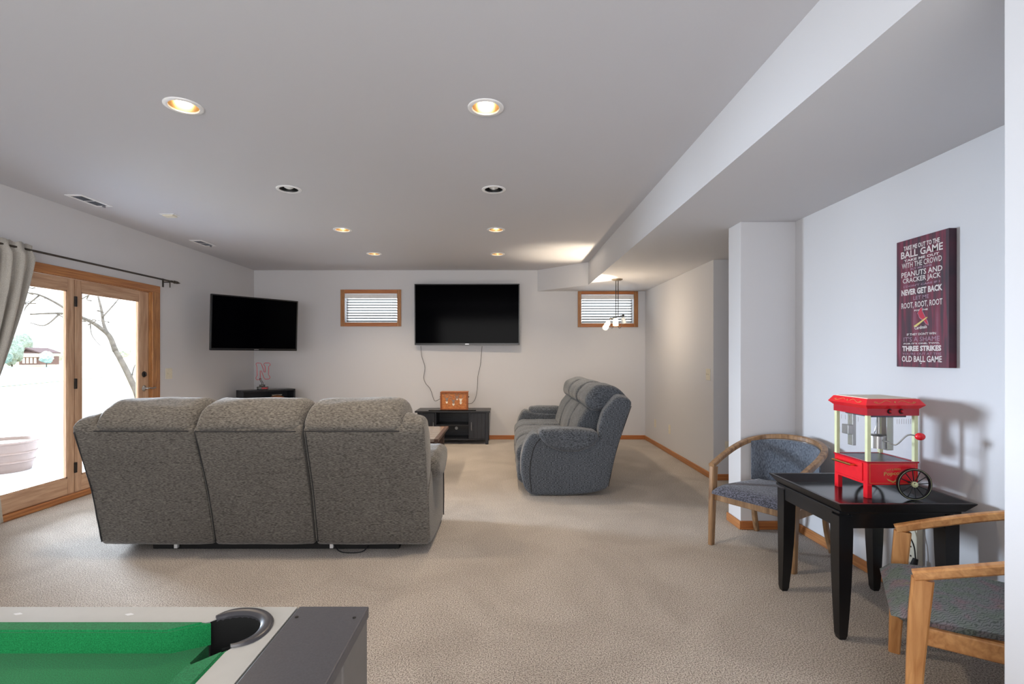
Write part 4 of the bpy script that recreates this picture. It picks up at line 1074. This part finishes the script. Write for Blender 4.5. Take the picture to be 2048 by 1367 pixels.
# top rails, with a round cut at the corner pocket
def rail_poly():
    return None
n = 20
arc = [(pcx+pr*math.cos(a), pcy+pr*math.sin(a)) for a in [math.radians(142-184*k/n) for k in range(n+1)]]   # from upper left over to lower right
b = B(); b.prism([(TX0, TY1), (TX0, .989)]+[(-.592, .989)]+arc+[(-.497, .89), (-.497, TY0), (RX-.004, TY0), (RX-.004, TY1)][::1], ZP-.022, ZP, 'Z')
b.build('silver_rail', M['silver_rail'], e)
B().box(TX0, RX-.004, TY1-.02, TY1-.002, ZP-.18, ZP-.022).build('side_panel', M['silver_rail'], e)
B().box(TX0, -.497, TY0-.02, TY0+.04, ZP-.18, ZP, .003).build('silver_rail', M['silver_rail'], e)
B().box(TX0-.06, TX0, TY0-.02, TY1, ZP-.18, ZP, .003).build('silver_rail', M['silver_rail'], e)
# bed
bed = [(TX0, TY0+.04), (TX0, .99), (-.585, .99), (-.585, .93), (-.56, .912), (-.505, .89), (-.497, .88), (-.497, TY0+.04)]
B().prism(bed, ZP-.070, ZP-.044, 'Z').build('cloth_bed', M['felt'], e)
B().box(TX0, RX-.004, TY0, TY1-.022, ZP-.20, ZP-.19).build('bottom_board', M['pocket_in'], e)
# cushions: far (along X) and end (along Y), mitred noses
def cushion(quad_top, quad_bot, nm='cushion'):
    b = B(); t = [b.bm.verts.new((x, y, ZP+.003)) for x, y in quad_top]; m_ = [b.bm.verts.new((x, y, ZP-.044)) for x, y in quad_bot]
    b.bm.faces.new(t); b.bm.faces.new(m_[::-1]); k = len(t)
    for i in range(k): b.bm.faces.new((t[i], m_[i], m_[(i+1) % k], t[(i+1) % k]))
    es = [ed for ed in b.bm.edges if abs(ed.verts[0].co.z-ed.verts[1].co.z) < 1e-6 and ed.verts[0].co.z > ZP]
    bmesh.ops.bevel(b.bm, geom=es, offset=.004, segments=3, affect='EDGES')
    b.build(nm, M['felt'], e, smooth=35)
cushion([(TX0, .9885), (-.580, .9885), (-.645, .953), (TX0, .953)], [(TX0, .9885), (-.580, .9885), (-.640, .960), (TX0, .960)])
cushion([(-.4975, .897), (-.4975, TY0+.04), (-.541, TY0+.04), (-.541, .845)], [(-.4975, .897), (-.4975, TY0+.04), (-.534, TY0+.04), (-.534, .85)])
# pocket ring and cup
ra = [math.radians(135-190*k/28) for k in range(29)]
def ringpt(a, r, z): return Vector((pcx+r*math.cos(a), pcy+r*math.sin(a), z))
b = B(); rings = []
cs = [(pr-.002, -.006), (pr-.003, .000), (pr+.002, .004), (pr+.010, .006), (pr+.018, .005), (pr+.021, .001), (pr+.016, -.002)]
for i, a in enumerate(ra):
    wv = min(1, i/5, (28-i)/5); wv = .35+.65*math.sin(wv*PI/2)
    a2 = a; rings.append([b.bm.verts.new(ringpt(a2, pr-.002+(r-pr+.002)*wv, ZP+z)) for r, z in cs])
for r0, r1 in zip(rings, rings[1:]):
    for k in range(len(cs)-1): b.bm.faces.new((r0[k], r1[k], r1[k+1], r0[k+1]))
b.bm.faces.new(rings[0]); b.bm.faces.new(rings[-1][::-1])
b.build('pocket_ring', M['pocket'], e, smooth=50)
b = B(); b.lathe([(pr-.002, -.0005), (pr-.003, -.10), (0, -.11)], (pcx, pcy, ZP), 32)
fs = [f for f in b.bm.faces if f.calc_center_median().x < -.583 and f.calc_center_median().z > ZP-.09 or (f.calc_center_median().x-pcx)+(f.calc_center_median().y-pcy) < -.03 and f.calc_center_median().z > ZP-.08]
bmesh.ops.delete(b.bm, geom=fs, context='FACES')
b.build('pocket_cup', M['pocket_in'], e, smooth=50)
for px, py in ((36, 1227), (258.6, 1228)):
    Y_ = (CAMZ-ZP)*F/(py-CY); X_ = (px-CX)*Y_/F
    B().prism([(X_-.009, Y_), (X_, Y_+.0045), (X_+.009, Y_), (X_, Y_-.0045)], ZP, ZP+.0006, 'Z').build('rail_marker', M['white_plastic'], e)
# dark end cabinet
eb = B().box(RX, TX1, TY0, TY1, ZP-.022, ZP+.002, .003).build('end_board', M['grey_lam'], e)
for x, y in ((-.418, 1.005), (-.302, 1.003)): B().cyl((x, y, ZP+.0015), (x, y, ZP+.003), .0035, n=10).build('screw', M['bronze'], eb)
B().box(RX-.004, RX, TY0, TY1, ZP-.18, ZP-.004).build('gap_strip', M['pocket_in'], e)
for y0_, y1_ in ((.893, TY1-.002), (TY0, TY0+.157)):
    B().box(RX+.004, TX1-.003, y0_, y1_, 0, ZP-.022, .003).build('leg_panel', M['grey_lam2'], e)
B().box(RX+.004, RX+.02, TY0+.157, .893, ZP-.18, ZP-.022).build('inner_panel', M['black_lacquer'], e)
for y0_, y1_ in ((.90, TY1-.02), (TY0, TY0+.15)): B().box(TX0, TX0+.15, y0_, y1_, 0, ZP-.18, .003).build('leg_panel', M['grey_lam2'], e)

# ------------------------------------------------------------------ outdoors
def terrain_z(x):
    d = -4.15-x
    if d < 2.6: return -.10
    if d < 45: return -.10-2.9*((d-2.6)/42.4)
    return -3.0
b = B(); xs = [-4.16, -5, -6, -6.75, -8, -11, -16, -24, -36, -50, -80, -130, -200, -300, -450]; ys = [-60, -10, 0, 4, 8, 14, 24, 40, 70, 120, 200, 330, 500]
g = [[b.bm.verts.new((x, y, terrain_z(x)+(.12*noise.noise(Vector((x*.2, y*.2, 0))) if x < -8 else 0))) for y in ys] for x in xs]
for i in range(len(xs)-1):
    for j in range(len(ys)-1): b.bm.faces.new((g[i][j], g[i][j+1], g[i+1][j+1], g[i+1][j]))
struct('lawn', b, M['grass'])
b = B(); b.box(-6.55, -4.16, 0, 9.5, -.16, -.045, .01); struct('patio_slab', b, M['patio'])
b = B(); b.prism([(-60, 40), (-95, 40), (-200, 190), (-150, 200), (-90, 130)], -2.95, -2.9); o = b.build('pond', M['pond']); o['kind'] = 'structure'
e = empty('planter', (-5.98, 5.98, -.045), label='large tan barrel planter on the patio outside the glass', cat='planter')
b = B(); b.lathe([(0, 0), (.245, 0), (.265, .05), (.29, .20), (.315, .33), (.335, .345), (.335, .365), (.30, .365), (.29, .32), (0, .32)], (-5.98, 5.98, -.045), 40)
b.build('barrel', M['planter'], e, smooth=35)
b = B()
for z, r in ((.12, .281), (.225, .300)): b.lathe([(r-.003, z-.012), (r+.006, z-.008), (r+.006, z+.008), (r-.001, z+.012)], (-5.98, 5.98, -.045), 40)
b.build('hoop', M['planter'], e, smooth=40)
B().cyl((-5.98, 5.98, .265), (-5.98, 5.98, .285), .285).build('soil', M['soil'], e)
b = B(); b.cyl((-4.62, 4.35, -.045), (-4.62, 4.35, -.03), .16, n=32); b.build('stepping_disc', M['vent_dark'], origin=(-4.62, 4.35, -.045), label='flat grey round mat on the patio just outside the glass', cat='mat')
# bare tree, pixels -> points at a chosen depth
def wp(px, py, Y): return Vector(((px-CX)*Y/F, Y, CAMZ-(py-CY)*Y/F))
e0 = wp(300, 905, 12); e = empty('bare_tree', (e0.x, e0.y, terrain_z(e0.x)), label='bare leaning tree with branches seen through the hinged glass door', cat='tree')
def branch(pts, r0, r1, nm):
    P = catmull([wp(*p) for p in pts], 6); n = len(P)
    B().tube(P, [r0+(r1-r0)*i/(n-1) for i in range(n)], n=8).build(nm, M['bark'], e, smooth=True)
branch([(300, 902, 12), (278, 800, 12), (262, 760, 12), (243, 722, 12), (230, 700, 12)], .075, .055, 'trunk')
branch([(231, 702, 12), (219, 672, 12), (200, 655, 11.9), (180, 642, 11.8), (150, 630, 11.6), (120, 626, 11.4), (60, 628, 11)], .06, .016, 'branch')
branch([(221, 678, 12), (208, 650, 12.1), (203, 620, 12.2), (196, 590, 12.3), (190, 560, 12.4)], .04, .014, 'branch')
branch([(150, 632, 11.6), (120, 610, 11.5), (80, 590, 11.3), (50, 584, 11)], .035, .012, 'branch')
branch([(120, 627, 11.4), (90, 650, 11.2), (60, 645, 11)], .02, .008, 'branch')
branch([(80, 589, 11.3), (55, 610, 11.2), (48, 622, 11.2)], .018, .006, 'branch')
branch([(205, 634, 12.1), (235, 600, 12.5), (250, 575, 12.7)], .02, .008, 'branch')
branch([(180, 643, 11.8), (185, 672, 11.6), (210, 700, 11.5)], .015, .005, 'branch')
branch([(262, 760, 12), (268, 735, 12.2), (275, 722, 12.4)], .02, .006, 'branch')
for k in range(16):
    x = random.uniform(40, 250); y = 590+random.uniform(-25, 60); branch([(x, y, 11.7), (x+random.uniform(-25, 25), y+random.uniform(-14, 4), 11.7), (x+random.uniform(-45, 45), y+random.uniform(-26, 0), 11.6)], .014, .006, 'twig')
# house across the pond
Yh = 210; q = Yh/F
def hp(px, py, dy=0): return wp(px, py, Yh+dy)
base = hp(60, 729); e = empty('house', (base.x, base.y+4, base.z), label='brown gabled house with white porch across the pond', cat='house')
x0, x1 = hp(38, 0).x, hp(80, 0).x; zb = hp(0, 729).z; zm = hp(0, 712).z; zr = hp(0, 697).z
B().box(x0, x1, Yh, Yh+9, zb, zm).build('lower_wall', M['house_wall'], e)
B().box(x0+1, x1-.5, Yh-1.2, Yh, zm-.3, zm+1.2).build('balcony', M['house_white'], e)
B().box(x0+2, x1-2, Yh, Yh+8, zm, zm+2.2).build('upper_wall', M['house_wall'], e)
xm = hp(56, 0).x
B().prism([(x0+.5, zm+2.0), (xm, zr+.5), (x1+.8, zm+1.6), (x1+.6, zm+1.2), (xm, zr-.1), (x0+.9, zm+1.7)], Yh-1, Yh+9, 'Y').build('roof', M['house_roof'], e)
B().prism([(x0+2, zm+2.0), (xm, zr), (x1-2, zm+2.0)], Yh, Yh+.3, 'Y').build('gable', M['house_roof'], e)
for k in range(4):
    xx = x0+1.5+k*(x1-x0-3)/3.6; B().box(xx, xx+1.0, Yh-.1, Yh, zb+.6, zm-.6).build('window', M['house_white'], e)
def clump(px, py, Y, r, label, m, sz=1):
    c = wp(px, py, Y); tz = terrain_z(c.x)
    e = empty('tree', (c.x, c.y, tz), label=label, cat='tree', group='trees across the pond')
    b = B(); rr = bmesh.ops.create_icosphere(b.bm, subdivisions=4, radius=1)
    for v in b.bm.verts:
        d = v.co.copy(); s = 1+.28*noise.noise(d*2.2+Vector((px, py, 0)))+.16*noise.noise(d*7+Vector((py, px, 0)))
        v.co = c+Vector((d.x*r*s, d.y*r*s, d.z*r*s*sz))
    b.build('crown', M[m], e)
    B().cyl((c.x, c.y, tz), (c.x, c.y, c.z), r*.09, n=8).build('trunk', M['bark'], e)
clump(4, 712, 190, 3.0, 'evergreen tree nearest the curtain across the pond', 'leaf1', 1.0)
clump(24, 702, 200, 3.3, 'tall evergreen tree close beside the house across the pond', 'leaf1', 1.6)
clump(46, 690, 236, 3.4, 'evergreen tree rising behind the house roof', 'leaf1', 1.5)
clump(93, 714, 190, 2.0, 'pale round tree on the open side of the house across the pond', 'leaf2', 1.1)
clump(112, 708, 245, 3.0, 'pale tree farther along the far bank past the house', 'leaf2', 1.1)
clump(245, 702, 220, 3.0, 'pale tree behind the leaning bare trunk', 'leaf2', .9)
b = B()
for k in range(1500):
    px = random.uniform(-5, 235); Y = random.uniform(6.9, 12); x = (px-CX)*Y/F
    if x > -6.65: continue
    z = terrain_z(x); h = random.uniform(.08, .42)*(1.5 if random.random() < .15 else 1)
    p = Vector((x, Y, z-.02)); d = Vector((random.uniform(-.4, .4), random.uniform(-.4, .4), 1)); w = .004
    a = b.bm.verts.new(p+Vector((-w, w, 0))); c = b.bm.verts.new(p+Vector((w, -w, 0))); t = b.bm.verts.new(p+d*h); b.bm.faces.new((a, c, t))
o = b.build('dry_grass', M['grass_blade'], label='sparse dry grass stems growing beyond the patio edge', cat='grass'); o['kind'] = 'stuff'
